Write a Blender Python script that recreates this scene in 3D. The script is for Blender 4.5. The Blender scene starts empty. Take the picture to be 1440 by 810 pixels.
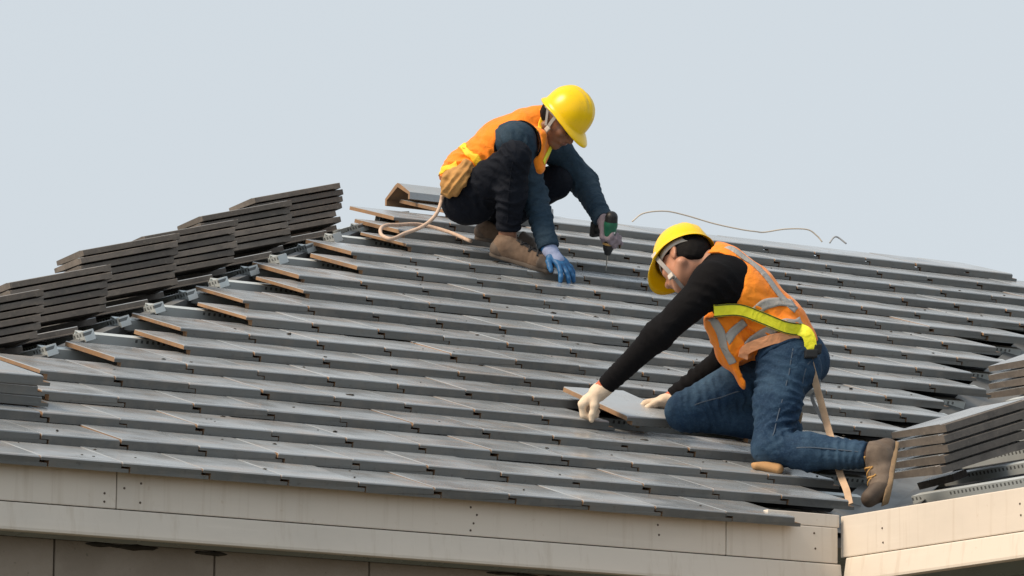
import bpy, bmesh, math, random
import numpy as np
from mathutils import Vector, Matrix
from mathutils.bvhtree import BVHTree

random.seed(7)
rng = np.random.default_rng(11)
SC = bpy.context.scene
COL = SC.collection

# ------------------------------------------------------------------ camera
cam_d = bpy.data.cameras.new('camera')
cam_d.lens = 182.8
cam_d.sensor_width = 36.0
cam_d.clip_start = 0.5
cam_d.clip_end = 3000
cam = bpy.data.objects.new('camera', cam_d)
COL.objects.link(cam)
_R = Vector((0.8517910, -0.5238131, 0.0084749))
_U = Vector((-0.0897281, -0.1299337, 0.9874544))
_F = Vector((0.5161404, 0.8418652, 0.1576771))
cam.matrix_world = Matrix(((_R.x, _U.x, -_F.x, -5.5339), (_R.y, _U.y, -_F.y, -15.19345),
                           (_R.z, _U.z, -_F.z, -2.12775), (0, 0, 0, 1)))
SC.camera = cam

# ------------------------------------------------------------------ sky, sun, exposure
SUN_AZ = Vector((-0.999, 0.03, 0)).normalized()      # where the sun stands, seen from the house
SUN_EL = math.radians(46)
world = bpy.data.worlds.new('World')
SC.world = world
world.use_nodes = True
wn, wl = world.node_tree.nodes, world.node_tree.links
sky = wn.new('ShaderNodeTexSky')
sky.sky_type = 'NISHITA'
sky.sun_disc = False
sky.sun_elevation = SUN_EL
sky.sun_rotation = math.atan2(SUN_AZ.x, SUN_AZ.y)
sky.dust_density = 3.0
sky.air_density = 1.0
hs = wn.new('ShaderNodeHueSaturation')
hs.inputs['Saturation'].default_value = 0.25
mixw = wn.new('ShaderNodeMix')
mixw.data_type = 'RGBA'
mixw.inputs['Factor'].default_value = 0.72
mixw.inputs[7].default_value = (7.55, 8.35, 9.0, 1)       # thin even overcast veil
bg = wn['Background']
bg.inputs['Strength'].default_value = 0.1
wl.new(sky.outputs[0], hs.inputs['Color'])
wl.new(hs.outputs[0], mixw.inputs[6])
wl.new(mixw.outputs[2], bg.inputs['Color'])
sun_d = bpy.data.lights.new('sun', 'SUN')
sun_d.energy = 3.9
sun_d.angle = math.radians(22)
sun_d.color = (1.0, 0.79, 0.57)
sun = bpy.data.objects.new('sun', sun_d)
COL.objects.link(sun)
_sd = SUN_AZ * math.cos(SUN_EL) + Vector((0, 0, math.sin(SUN_EL)))
sun.rotation_euler = _sd.to_track_quat('Z', 'Y').to_euler()
SC.view_settings.view_transform = 'Standard'
SC.view_settings.look = 'None'
SC.view_settings.exposure = 0.0
SC.view_settings.gamma = 1.0

# ------------------------------------------------------------------ helpers
def tag(o, label=None, cat=None, group=None, kind=None):
    if label: o['label'] = label
    if cat: o['category'] = cat
    if group: o['group'] = group
    if kind: o['kind'] = kind
    return o

def empty(name, loc=(0, 0, 0), rz=0.0, parent=None):
    o = bpy.data.objects.new(name, None)
    o.empty_display_size = 0.1
    o.location = loc
    o.rotation_euler = (0, 0, rz)
    o.parent = parent
    COL.objects.link(o)
    return o

def obj(name, me, mats=None, parent=None, mw=None):
    o = bpy.data.objects.new(name, me)
    if mats is not None and len(me.materials) == 0:
        for m in (mats if isinstance(mats, (list, tuple)) else [mats]):
            me.materials.append(m)
    COL.objects.link(o)
    o.parent = parent
    if mw is not None: o.matrix_local = mw
    return o

def mesh(name, verts, faces, smooth=False):
    me = bpy.data.meshes.new(name)
    me.from_pydata([tuple(v) for v in verts], [], [tuple(f) for f in faces])
    if smooth: me.polygons.foreach_set('use_smooth', [True] * len(me.polygons))
    me.update()
    return me

def bm_mesh(name, bm, smooth=False):
    me = bpy.data.meshes.new(name)
    bmesh.ops.recalc_face_normals(bm, faces=bm.faces)
    bm.to_mesh(me); bm.free()
    if smooth: me.polygons.foreach_set('use_smooth', [True] * len(me.polygons))
    return me

BOXF = [(0, 3, 2, 1), (4, 5, 6, 7), (0, 1, 5, 4), (1, 2, 6, 5), (2, 3, 7, 6), (3, 0, 4, 7)]
def box_verts(o, ax, ay, az):
    o, ax, ay, az = map(Vector, (o, ax, ay, az))
    return [o, o + ax, o + ax + ay, o + ay, o + az, o + ax + az, o + ax + ay + az, o + ay + az]

def box_mesh(name, o, ax, ay, az, bevel=0.0):
    bm = bmesh.new()
    vs = [bm.verts.new(v) for v in box_verts(o, ax, ay, az)]
    for f in BOXF: bm.faces.new([vs[i] for i in f])
    if bevel > 0:
        bmesh.ops.bevel(bm, geom=bm.edges[:], offset=bevel, segments=2, affect='EDGES', profile=0.6)
    return bm_mesh(name, bm)

def catmull(pts, n=8):
    P = [np.array(q, float) for q in pts]
    P = [2 * P[0] - P[1]] + P + [2 * P[-1] - P[-2]]
    out = []
    for i in range(1, len(P) - 2):
        for k in range(n):
            t = k / n
            a, b, c, d = P[i - 1:i + 3]
            out.append(0.5 * ((2 * b) + (c - a) * t + (2 * a - 5 * b + 4 * c - d) * t * t + (3 * b - a - 3 * c + d) * t ** 3))
    out.append(P[-2])
    return out

def tube_mesh(name, pts, r, seg=8, n=8, close=True):
    """round tube along a smooth path; r is a number or one value per control point"""
    rr = [r] * len(pts) if np.isscalar(r) else list(r)
    Q = catmull([list(q) + [w] for q, w in zip(pts, rr)], n)
    verts, faces = [], []
    up = np.array([0.13, 0.21, 0.97])
    for i, q in enumerate(Q):
        t = Q[min(i + 1, len(Q) - 1)][:3] - Q[max(i - 1, 0)][:3]
        t = t / (np.linalg.norm(t) + 1e-9)
        a = np.cross(t, up); a /= np.linalg.norm(a) + 1e-9
        b = np.cross(t, a)
        for k in range(seg):
            th = 2 * math.pi * k / seg
            verts.append(q[:3] + q[3] * (a * math.cos(th) + b * math.sin(th)))
    for i in range(len(Q) - 1):
        for k in range(seg):
            k2 = (k + 1) % seg
            faces.append((i * seg + k, i * seg + k2, (i + 1) * seg + k2, (i + 1) * seg + k))
    if close:
        faces.append(tuple(range(seg))[::-1])
        faces.append(tuple((len(Q) - 1) * seg + k for k in range(seg)))
    return mesh(name, verts, faces, True)

# ------------------------------------------------------------------ materials
def material(name, base, rough=0.6, metal=0.0, spec=0.5, noise=None, bump=None, coord='Object', rand=0.0, extra=None, sheen=0.0):
    """principled material; noise = [(scale, low, high, colour, amount, detail)], bump = [(scale, strength, distance)]"""
    m = bpy.data.materials.new(name)
    m.use_nodes = True
    N, L = m.node_tree.nodes, m.node_tree.links
    b = N['Principled BSDF']
    b.inputs['Roughness'].default_value = rough
    b.inputs['Metallic'].default_value = metal
    b.inputs['Specular IOR Level'].default_value = spec
    if sheen: b.inputs['Sheen Weight'].default_value = sheen
    tc = N.new('ShaderNodeTexCoord')
    co = tc.outputs[coord]
    oi = N.new('ShaderNodeObjectInfo')
    if coord == 'Object':
        sh = N.new('ShaderNodeVectorMath'); sh.operation = 'ADD'
        sc_ = N.new('ShaderNodeVectorMath'); sc_.operation = 'SCALE'
        cm = N.new('ShaderNodeCombineXYZ')
        L.new(oi.outputs['Random'], cm.inputs[0]); L.new(oi.outputs['Random'], cm.inputs[1])
        L.new(cm.outputs[0], sc_.inputs[0]); sc_.inputs['Scale'].default_value = 37.0
        L.new(co, sh.inputs[0]); L.new(sc_.outputs[0], sh.inputs[1])
        co = sh.outputs[0]
    rgb = N.new('ShaderNodeRGB'); rgb.outputs[0].default_value = (*base, 1)
    cur = rgb.outputs[0]
    if rand:
        mr = N.new('ShaderNodeMapRange')
        mr.inputs['To Min'].default_value = 1 - rand; mr.inputs['To Max'].default_value = 1 + rand
        L.new(oi.outputs['Random'], mr.inputs['Value'])
        vm = N.new('ShaderNodeVectorMath'); vm.operation = 'SCALE'
        L.new(cur, vm.inputs[0]); L.new(mr.outputs[0], vm.inputs['Scale'])
        cur = vm.outputs[0]
    for it in (noise or []):
        s, lo, hi, colr, amt, det = it[:6]
        stretch = it[6] if len(it) > 6 else (1, 1, 1)
        mp = N.new('ShaderNodeMapping'); mp.inputs['Scale'].default_value = stretch
        L.new(co, mp.inputs['Vector'])
        nt = N.new('ShaderNodeTexNoise'); nt.inputs['Scale'].default_value = s; nt.inputs['Detail'].default_value = det
        nt.inputs['Roughness'].default_value = 0.62
        L.new(mp.outputs[0], nt.inputs['Vector'])
        mr = N.new('ShaderNodeMapRange')
        mr.inputs['From Min'].default_value = lo; mr.inputs['From Max'].default_value = hi
        mr.inputs['To Max'].default_value = amt
        L.new(nt.outputs[0], mr.inputs['Value'])
        mx = N.new('ShaderNodeMix'); mx.data_type = 'RGBA'
        L.new(mr.outputs[0], mx.inputs['Factor']); L.new(cur, mx.inputs[6])
        mx.inputs[7].default_value = (*colr, 1)
        cur = mx.outputs[2]
    L.new(cur, b.inputs['Base Color'])
    nrm = None
    for s, st, di in (bump or []):
        nt = N.new('ShaderNodeTexNoise'); nt.inputs['Scale'].default_value = s; nt.inputs['Detail'].default_value = 5
        L.new(co, nt.inputs['Vector'])
        bp = N.new('ShaderNodeBump'); bp.inputs['Strength'].default_value = st; bp.inputs['Distance'].default_value = di
        L.new(nt.outputs[0], bp.inputs['Height'])
        if nrm is not None: L.new(nrm, bp.inputs['Normal'])
        nrm = bp.outputs[0]
    if nrm is not None: L.new(nrm, b.inputs['Normal'])
    if extra: extra(N, L, b, co)
    return m

def rough_vary(N, L, b, co, lo, hi, scale):
    nt = N.new('ShaderNodeTexNoise'); nt.inputs['Scale'].default_value = scale; nt.inputs['Detail'].default_value = 6
    L.new(co, nt.inputs['Vector'])
    mr = N.new('ShaderNodeMapRange')
    mr.inputs['From Min'].default_value = 0.35; mr.inputs['From Max'].default_value = 0.68
    mr.inputs['To Min'].default_value = lo; mr.inputs['To Max'].default_value = hi
    L.new(nt.outputs[0], mr.inputs['Value']); L.new(mr.outputs[0], b.inputs['Roughness'])

M = {}
M['tile'] = material('tile_paint', (0.262, 0.290, 0.315), 0.2, spec=0.9, rand=0.2,
    noise=[(7, 0.48, 0.75, (0.31, 0.272, 0.24), 0.5, 6), (34, 0.60, 0.72, (0.09, 0.078, 0.07), 0.3, 4), (3.1, 0.52, 0.72, (0.34, 0.28, 0.232), 0.8, 7, (1.0, 2.2, 1)),
           (2.2, 0.45, 0.7, (0.315, 0.355, 0.395), 0.7, 3)],
    bump=[(160, 0.025, 0.002), (14, 0.03, 0.004)], extra=lambda N, L, b, co: rough_vary(N, L, b, co, 0.15, 0.32, 6))
M['nose'] = material('tile_nose_matt_shaded', (0.150, 0.155, 0.153), 0.7, spec=0.3, rand=0.2,  # matt nose; its darker base has the front face's shade painted in
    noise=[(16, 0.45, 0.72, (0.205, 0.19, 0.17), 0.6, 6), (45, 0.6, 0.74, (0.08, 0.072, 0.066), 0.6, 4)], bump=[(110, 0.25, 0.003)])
M['raw'] = material('tile_raw', (0.30, 0.185, 0.105), 0.85, spec=0.2, rand=0.18,
    noise=[(18, 0.4, 0.7, (0.20, 0.15, 0.12), 0.7, 5), (60, 0.55, 0.7, (0.36, 0.26, 0.17), 0.5, 3)], bump=[(90, 0.4, 0.003)])
M['raw_stack'] = material('tile_raw_weathered', (0.170, 0.152, 0.137), 0.85, spec=0.2, rand=0.22,
    noise=[(14, 0.4, 0.7, (0.105, 0.098, 0.092), 0.8, 5), (60, 0.55, 0.7, (0.235, 0.205, 0.175), 0.5, 3)], bump=[(90, 0.4, 0.003)])
M['fascia'] = material('fascia_board', (0.73, 0.665, 0.585), 0.6, spec=0.35, coord='Object',
    noise=[(1.3, 0.45, 0.75, (0.62, 0.57, 0.505), 0.8, 5, (1, 1, 2)), (6, 0.55, 0.8, (0.77, 0.71, 0.63), 0.6, 5, (.4, .4, 6)),
           (24, 0.66, 0.8, (0.50, 0.40, 0.29), 0.6, 5), (1.0, 0.54, 0.72, (0.50, 0.42, 0.33), 0.45, 6, (26, 26, 1.2))], bump=[(120, 0.06, 0.002)])
M['block'] = material('aerated_block', (0.30, 0.255, 0.21), 0.95, spec=0.1, rand=0.12,
    noise=[(5, 0.45, 0.75, (0.37, 0.32, 0.27), 0.7, 5), (28, 0.66, 0.74, (0.13, 0.11, 0.09), 0.8, 4)], bump=[(70, 0.5, 0.006)])
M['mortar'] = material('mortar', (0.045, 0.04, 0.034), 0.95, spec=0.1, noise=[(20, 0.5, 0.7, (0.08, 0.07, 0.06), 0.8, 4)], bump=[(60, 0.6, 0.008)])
M['dark'] = material('roof_void_shade', (0.022, 0.022, 0.023), 0.9, spec=0.2, noise=[(6, .4, .7, (.035, .032, .03), .7, 4)])  # near-black stands for shade in the open roof space
M['screw'] = material('screw_head', (0.10, 0.075, 0.055), 0.5, metal=0.3)

def perforate(N, L, b, co):
    tc = N.new('ShaderNodeTexCoord')
    sx = N.new('ShaderNodeSeparateXYZ'); L.new(tc.outputs['Object'], sx.inputs[0])
    def math_(op, a, bb=None):
        n = N.new('ShaderNodeMath'); n.operation = op
        for i, v in enumerate((a, bb)):
            if v is None: continue
            if isinstance(v, (int, float)): n.inputs[i].default_value = v
            else: L.new(v, n.inputs[i])
        return n.outputs[0]
    fr = math_('FRACT', math_('MULTIPLY', sx.outputs[0], 42.0))
    a = math_('LESS_THAN', fr, 0.42)
    z1 = math_('LESS_THAN', math_('ABSOLUTE', math_('ADD', sx.outputs[2], 0.012)), 0.006)
    nt = N.new('ShaderNodeTexNoise'); nt.inputs['Scale'].default_value = 3.0
    L.new(tc.outputs['Object'], nt.inputs['Vector'])
    z2 = math_('GREATER_THAN', nt.outputs[0], 0.47)
    f = math_('MULTIPLY', math_('MULTIPLY', a, z1), math_('MULTIPLY', z2, 0.8))
    src = b.inputs['Base Color'].links[0].from_socket
    mx = N.new('ShaderNodeMix'); mx.data_type = 'RGBA'
    L.new(f, mx.inputs['Factor']); L.new(src, mx.inputs[6]); mx.inputs[7].default_value = (0.03, 0.035, 0.04, 1)
    L.new(mx.outputs[2], b.inputs['Base Color'])
M['galv'] = material('galvanised_batten', (0.60, 0.655, 0.67), 0.42, metal=0.3, spec=0.5, rand=0.1,
    noise=[(9, .45, .7, (0.47, 0.52, 0.54), .7, 4)], extra=perforate)
M['galv_plain'] = material('galvanised_sheet', (0.17, 0.18, 0.185), 0.5, metal=0.3,
    noise=[(6, .45, .7, (0.10, 0.10, 0.10), .9, 6), (25, .6, .75, (.16, .13, .1), .6, 4)])
M['ground'] = material('ground_earth', (0.10, 0.088, 0.065), 0.95, noise=[(0.4, .4, .65, (0.06, 0.07, 0.035), .8, 6)], bump=[(4, .5, .05)])

# ------------------------------------------------------------------ roof geometry
PITCH = math.radians(21.196)
GAUGE = 0.33185
TH = 0.0365                               # tile thickness at the nose
TILT = PITCH - math.atan(TH / GAUGE)      # a lapped tile lies flatter than the roof
CW, TL = 0.30, 0.42                       # cover width, length
HIP_X, VAL_X, RIDGE_Y = 1.0, 5.2, 5.62
tp = math.tan(PITCH)

class Slope:
    def __init__(s, o, along, up):
        s.o, s.a, s.u = Vector(o), Vector(along), Vector(up)
        s.z = Vector((0, 0, 1))
        s.up = s.u * math.cos(PITCH) + s.z * math.sin(PITCH)
        s.n = -s.u * math.sin(PITCH) + s.z * math.cos(PITCH)
    def p(s, a, b, h=0.0):
        return s.o + s.a * a + s.up * b + s.n * h
    def frame(s, a, b, h=0.0, tilt=PITCH, spin=0.0):
        up = s.u * math.cos(tilt) + s.z * math.sin(tilt)
        n = -s.u * math.sin(tilt) + s.z * math.cos(tilt)
        m = Matrix((s.a, up, n)).transposed().to_4x4()
        m.translation = s.p(a, b, h)
        return m @ Matrix.Rotation(spin, 4, 'Z')
MAIN = Slope((0, 0, 0), (1, 0, 0), (0, 1, 0))
LEFT = Slope((HIP_X, 0, 0), (0, -1, 0), (1, 0, 0))
WING = Slope((VAL_X, 0, 0), (0, -1, 0), (1, 0, 0))

def tile_profile(up=0.0130, dn=0.0195, gap=0.0015):
    # cross-section: x across, z down from the top face; lip under on the right, lip over on the left
    return [(gap, -0.0022), (gap + 0.003, 0.0), (0.295, 0.0), (0.2985, -0.0022), (0.2985, -dn), (0.326, -dn),
            (0.327, -dn - 0.002), (0.327, -0.030), (0.300, -0.0305), (0.033, -0.0305), (0.033, -up), (gap, -up)]

def tile_mesh(name, mats, rough_nose=0.0, seed=0, up=None, dn=0.0195, zs=1.18, slab=-0.0175):
    r = random.Random(seed)
    pr = tile_profile(up if up else r.uniform(0.0115, 0.0165), dn, r.uniform(0.0015, 0.004))
    n = len(pr)
    secs = [(0.0, 0.0050, 0.0), (0.0015, 0.0020, 0.0), (0.0045, 0.0005, 0.0), (0.010, 0.0, 0.0), (0.030, 0.0, 0.0), (0.036, 0.0, 1.0), (TL, 0.0, 1.0)]   # (y, top drop, thin slab behind the nose)
    verts, faces, mi = [], [], []
    for y, drop, thin in secs:
        for (x, z) in pr:
            zz = z
            if z > -0.003: zz = z - drop
            if thin: zz = max(zz, slab - (0.007 if x > 0.299 else 0.0) - (0.001 if 0.2 < x < 0.2999 else 0))
            jy = (r.random() - 0.5) * rough_nose if y == 0 else 0
            verts.append((x, y + jy, zz * zs))
    for s in range(len(secs) - 1):
        for k in range(n):
            k2 = (k + 1) % n
            faces.append((s * n + k, s * n + k2, (s + 1) * n + k2, (s + 1) * n + k))
            top = k in (0, 1, 2)
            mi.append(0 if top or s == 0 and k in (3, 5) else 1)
    # end caps in convex pieces
    def cap(b, flip, m):
        quads = [(0, 1, 10, 11), (1, 2, 4, 9, 10), (2, 3, 4), (4, 5, 6, 7, 8, 9)]
        for q in quads:
            f = [b + i for i in q]
            faces.append(tuple(f[::-1]) if flip else tuple(f))
            mi.append(m)
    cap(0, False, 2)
    cap((len(secs) - 1) * n, True, 1)
    me = bpy.data.meshes.new(name)
    me.from_pydata(verts, [], faces)
    for m in mats: me.materials.append(m)
    me.polygons.foreach_set('material_index', mi)
    bm = bmesh.new(); bm.from_mesh(me)
    bmesh.ops.recalc_face_normals(bm, faces=bm.faces)
    bm.to_mesh(me); bm.free()
    return me
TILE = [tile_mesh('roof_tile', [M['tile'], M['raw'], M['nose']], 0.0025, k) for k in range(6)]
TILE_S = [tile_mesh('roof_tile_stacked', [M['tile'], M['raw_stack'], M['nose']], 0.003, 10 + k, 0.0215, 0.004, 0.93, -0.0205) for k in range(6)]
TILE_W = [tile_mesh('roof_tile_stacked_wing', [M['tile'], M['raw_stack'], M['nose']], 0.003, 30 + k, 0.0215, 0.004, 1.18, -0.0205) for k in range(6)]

# ------------------------------------------------------------------ ground
g = obj('ground', mesh('ground', [(-400, -400, -3.75), (400, -400, -3.75), (400, 400, -3.75), (-400, 400, -3.75)], [(0, 1, 2, 3)]), M['ground'])
tag(g, kind='structure')

# ------------------------------------------------------------------ house
house = empty('house')
tag(house, 'house with half-tiled grey hip roof, bare block wall and cream fascia boards', 'house')

def off(n): return 0.18 if n % 2 else 0.03
LEFT_K = {1: 4, 2: 6, 3: 6, 4: 8, 5: 8, 6: 10, 7: 11, 8: 12, 9: 13, 10: 14, 11: 15, 12: 16, 13: 17, 14: 18, 15: 19, 16: 20, 17: 20, 18: 22}
RIGHT_K = {1: 16, 2: 18, 3: 18, 4: 20, 5: 20, 6: 22, 7: 23, 8: 24, 9: 25, 10: 26, 11: 27, 12: 28, 13: 29, 14: 31, 15: 32, 16: 33, 17: 34, 18: 33}

# sheet under the battens, coloured as the open roof's shade, carries each slope
def sheet(name, pts, parent=house, mat='dark'):
    return obj(name, mesh(name, pts, [tuple(range(len(pts)))]), M[mat], parent)
H = -0.125
def ms(sl, a, b, h=H): return sl.p(a, b, h)
rb = RIDGE_Y / math.cos(PITCH)
RX = 24.0
roof = sheet('roof_slope', [MAIN.p(HIP_X + 0.10, 0.10, H), MAIN.p(VAL_X + 0.10, 0.10, H), MAIN.p(VAL_X + RIDGE_Y - .2, rb - .22, H), MAIN.p(HIP_X + RIDGE_Y - .2, rb - .22, H)])
roof['label'] = 'camera-facing roof slope being tiled'
left_roof = sheet('hip_slope', [LEFT.p(0, 0, H), LEFT.p(-RIDGE_Y, rb, H), LEFT.p(-2 * RIDGE_Y, 0, H)])
wing_roof = sheet('wing_slope', [WING.p(6, 0.12, H), WING.p(6, rb, H), WING.p(-RIDGE_Y, rb, H), WING.p(-0.11, 0.12, H)])
wing_roof['label'] = 'bare battened slope of the side wing'
zr = RIDGE_Y * tp
sheet('back_slope', [(HIP_X, 2 * RIDGE_Y, -0.2), (HIP_X + RIDGE_Y, RIDGE_Y, zr - 0.20), (VAL_X + RIDGE_Y, RIDGE_Y, zr - 0.20), (VAL_X + 2 * RIDGE_Y, 2 * RIDGE_Y, -0.05)], mat='tile')
sheet('far_wing_slope', [(VAL_X + 2 * RIDGE_Y, -6, -0.05), (VAL_X + 2 * RIDGE_Y, 2 * RIDGE_Y, -0.05), (VAL_X + RIDGE_Y, RIDGE_Y, zr - 0.20), (VAL_X + RIDGE_Y, -6, zr - 0.20)], mat='tile')

def place_tile(parent, sl, a, b, h=0.0, tilt=TILT, jit=1.0):
    me = TILE[random.randrange(6)]
    o = bpy.data.objects.new('roof_tile', me)
    COL.objects.link(o)
    o.parent = parent
    o.matrix_local = sl.frame(a + random.gauss(0, 0.0012) * jit, b + random.gauss(0, 0.0022) * jit, h + random.gauss(0, 0.0010) * jit,
                              tilt + random.gauss(0, 0.0025) * jit, random.gauss(0, 0.0025) * jit)
    return o

for n in range(1, 19):
    wob = random.gauss(0, 0.002)
    for k in range(LEFT_K[n], RIGHT_K[n]):
        if n == 5 and k in (16, 17): continue
        if n >= 14 and off(n) + 0.3 * k > 10.75: continue
        place_tile(roof, MAIN, off(n) + 0.3 * k + wob, (n - 1) * GAUGE + 0.001)

# battens of the slope in view, each its own piece running from hip to valley
def batten(sl, a0, a1, b, parent, closed=False, h0=-0.070, w=0.045, t=0.040, mat='galv'):
    fr = sl.frame(a0, b, h0)
    L_ = a1 - a0
    bm = bmesh.new()
    pr = [(0, -t), (0, 0), (w, 0), (w, -t)] if closed else [(0, -t), (0, 0), (w, 0), (w, -t), (w - 0.003, -t), (w - 0.003, -0.003), (0.003, -0.003), (0.003, -t)]
    rows = [[bm.verts.new((x, y, z)) for (y, z) in pr] for x in (0, L_)]
    k = len(pr)
    for i in range(k):
        j = (i + 1) % k
        bm.faces.new((rows[0][i], rows[0][j], rows[1][j], rows[1][i]))
    bm.faces.new(rows[0]); bm.faces.new(rows[1][::-1])
    o = obj('batten', bm_mesh('batten', bm), M[mat], parent, fr)
    return o

cosP = math.cos(PITCH)
for n in range(1, 18):
    b = (n - 1) * GAUGE + 0.372
    batten(MAIN, HIP_X + b * cosP + 0.03, VAL_X + b * cosP - 0.10, b, roof)
for n in range(0, 17):
    b = (n - 1) * GAUGE + 0.372
    batten(LEFT, -b * cosP - 1.0, -b * cosP + 0.01, b, left_roof, True)
for n in range(0, 15):
    b = (n - 1) * GAUGE + 0.372
    batten(WING, -b * cosP + 0.09 + random.uniform(-0.03, 0.03), 3.2, b + (0.03 if n == 0 else 0), wing_roof)

# hip rafter and valley gutter
def along_box(name, p0, p1, side, wd, ht, drop, parent, mat):
    p0, p1, side = Vector(p0), Vector(p1), Vector(side).normalized()
    ax = p1 - p0
    nz = ax.cross(side).normalized()
    if nz.z < 0: nz = -nz
    return obj(name, box_mesh(name, p0 - side * wd / 2 - nz * drop, ax, side * wd, -nz * ht), M[mat], parent)
hip0, hip1 = Vector((HIP_X, 0, 0)), Vector((HIP_X + RIDGE_Y, RIDGE_Y, zr))
along_box('hip_rafter', hip0, hip1, (1, -1, 0), 0.05, 0.08, 0.098, house, 'galv_plain')
v0, v1 = Vector((VAL_X, 0, 0)), Vector((VAL_X + RIDGE_Y, RIDGE_Y, zr))
# valley gutter: folded sheet
vd = (v1 - v0)
bm = bmesh.new()
rows = []
for q in (v0 + vd * 0.045, v1):
    rows.append([bm.verts.new(q + s_ + Vector((0, 0, zz))) for s_, zz in
                 ((Vector((-0.22, 0.0, 0)), -0.095), (Vector((-0.06, 0.03, 0)), -0.108), (Vector((0, 0, 0)), -0.118), (Vector((0.03, -0.06, 0)), -0.108), (Vector((0.0, -0.22, 0)), -0.095))])
for i in range(4):
    bm.faces.new((rows[0][i], rows[0][i + 1], rows[1][i + 1], rows[1][i]))
obj('valley_gutter', bm_mesh('valley_gutter', bm), M['galv_plain'], house)

# ridge cap tiles at the hip end of the ridge
def ridge_cap(x0, L_, lift, mat=('tile', 'raw'), yaw=0.0):
    bm = bmesh.new()
    prof = []
    w, hgt, t = 0.115, 0.072, 0.015
    outer = [(-w, -0.045), (-w, -0.012), (-0.02, hgt - 0.03), (0, hgt - 0.024), (0.02, hgt - 0.03), (w, -0.012), (w, -0.045)]
    inner = [(w - t, -0.045), (w - t, -0.02), (0, hgt - 0.024 - t * 1.3), (-w + t, -0.02), (-w + t, -0.045)]
    pr = outer + inner
    rows = [[bm.verts.new((x, y, z)) for (y, z) in pr] for x in (0, L_)]
    k = len(pr)
    for i in range(k):
        j = (i + 1) % k
        f = bm.faces.new((rows[0][i], rows[0][j], rows[1][j], rows[1][i])); f.material_index = 0 if i < 6 else 1
    for rr, fl in ((rows[0], False), (rows[1], True)):
        for q in ((0, 1, 10, 11), (1, 2, 9, 10), (2, 3, 9), (3, 4, 9), (4, 5, 8, 9), (5, 6, 7, 8)):
            f = bm.faces.new([rr[i] for i in q]); f.material_index = 1
    me = bm_mesh('ridge_tile', bm)
    for m in mat: me.materials.append(M[m])
    o = obj('ridge_tile', me, None, house)
    o.matrix_local = Matrix.Translation((x0, RIDGE_Y, zr + lift)) @ Matrix.Rotation(yaw, 4, 'Z')
    return o
ridge_cap(6.59, 0.40, -0.014)
ridge_cap(6.985, 0.40, -0.018, yaw=0.01)

# fascia boards: upper board, lower strip, small bevels, screws
def board(name, p, ax, depth, z0, z1, mat='fascia', bevel=0.004):
    p, ax, depth = Vector(p), Vector(ax), Vector(depth)
    return obj(name, box_mesh(name, p + Vector((0, 0, z0)), ax, depth, (0, 0, z1 - z0), bevel), M[mat], house)
FY = 0.062
xs = [HIP_X, 2.292, 4.72, 5.205]
fa = []
for i in range(3):
    fa.append(board('fascia_board', (xs[i] + 0.0015, FY, 0), (xs[i + 1] - xs[i] - 0.003, 0, 0), (0, 0.02, 0), -0.1485, -0.020))
def trim(p, ax, out, z0, z1, lean=0.014):
    """lower fascia strip whose foot stands out a little further than its head"""
    p, ax, out = Vector(p), Vector(ax), Vector(out)
    pr = [(-0.014, z1), (0.004, z1 - 0.001), (0.006, z1 - 0.006), (0.004 + lean, z0 + 0.012), (0.003 + lean, z0 + 0.003), (lean - 0.004, z0), (-0.014, z0)]
    bm = bmesh.new()
    rows = [[bm.verts.new(p + ax * t + out * o_ + Vector((0, 0, z))) for o_, z in pr] for t in (0, 1)]
    for i in range(len(pr)):
        j = (i + 1) % len(pr)
        bm.faces.new((rows[0][i], rows[0][j], rows[1][j], rows[1][i]))
    bm.faces.new(rows[0]); bm.faces.new(rows[1][::-1])
    return obj('fascia_trim', bm_mesh('fascia_trim', bm), M['fascia'], house)
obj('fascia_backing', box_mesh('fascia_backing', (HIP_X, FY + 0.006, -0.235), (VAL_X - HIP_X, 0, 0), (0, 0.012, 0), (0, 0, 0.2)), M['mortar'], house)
trim((HIP_X, FY, 0), (VAL_X + 0.012 - HIP_X, 0, 0), (0, -1, 0), -0.247, -0.1515)
board('fascia_flashing', (4.9, FY + 0.002, 0), (0.312, 0, 0), (0, 0.03, 0), -0.018, 0.028, bevel=0.003)
FX = VAL_X + 0.03
wf = board('fascia_board', (FX, FY + 0.02, 0), (0, -1.62, 0), (0.02, 0, 0), -0.1245, 0.026)
wf2 = board('fascia_board', (FX, FY - 1.603, 0), (0, -2.4, 0), (0.02, 0, 0), -0.1245, 0.026)
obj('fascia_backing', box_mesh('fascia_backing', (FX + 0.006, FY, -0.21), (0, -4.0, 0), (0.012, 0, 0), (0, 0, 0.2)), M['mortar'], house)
trim((FX, FY - 0.022, 0), (0, -4.0, 0), (-1, 0, 0), -0.222, -0.1275)
def screw(p, nrm, parent):
    bm = bmesh.new()
    bmesh.ops.create_cone(bm, cap_ends=True, segments=8, radius1=0.0045, radius2=0.003, depth=0.003)
    me = bm_mesh('screw', bm)
    o = obj('screw', me, M['screw'], parent)
    o.matrix_local = Matrix.Translation(p) @ Vector(nrm).to_track_quat('Z', 'Y').to_matrix().to_4x4()
for dx, dz in ((-0.045, -0.10), (-0.045, -0.128), (0.028, -0.078), (0.09, -0.058), (0.088, -0.122)):
    screw((xs[1] + dx, FY - 0.001, dz), (0, -1, 0), fa[0 if dx < 0 else 1])
for x, dz in ((3.66, -0.05), (3.685, -0.075), (3.672, -0.105), (3.66, -0.13), (4.43, -0.06), (4.435, -0.095)):
    screw((x, FY - 0.001, dz), (0, -1, 0), fa[1])
for x, dz in ((5.10, -0.045), (5.105, -0.10)):
    screw((x, FY - 0.001, dz), (0, -1, 0), fa[2])
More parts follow.
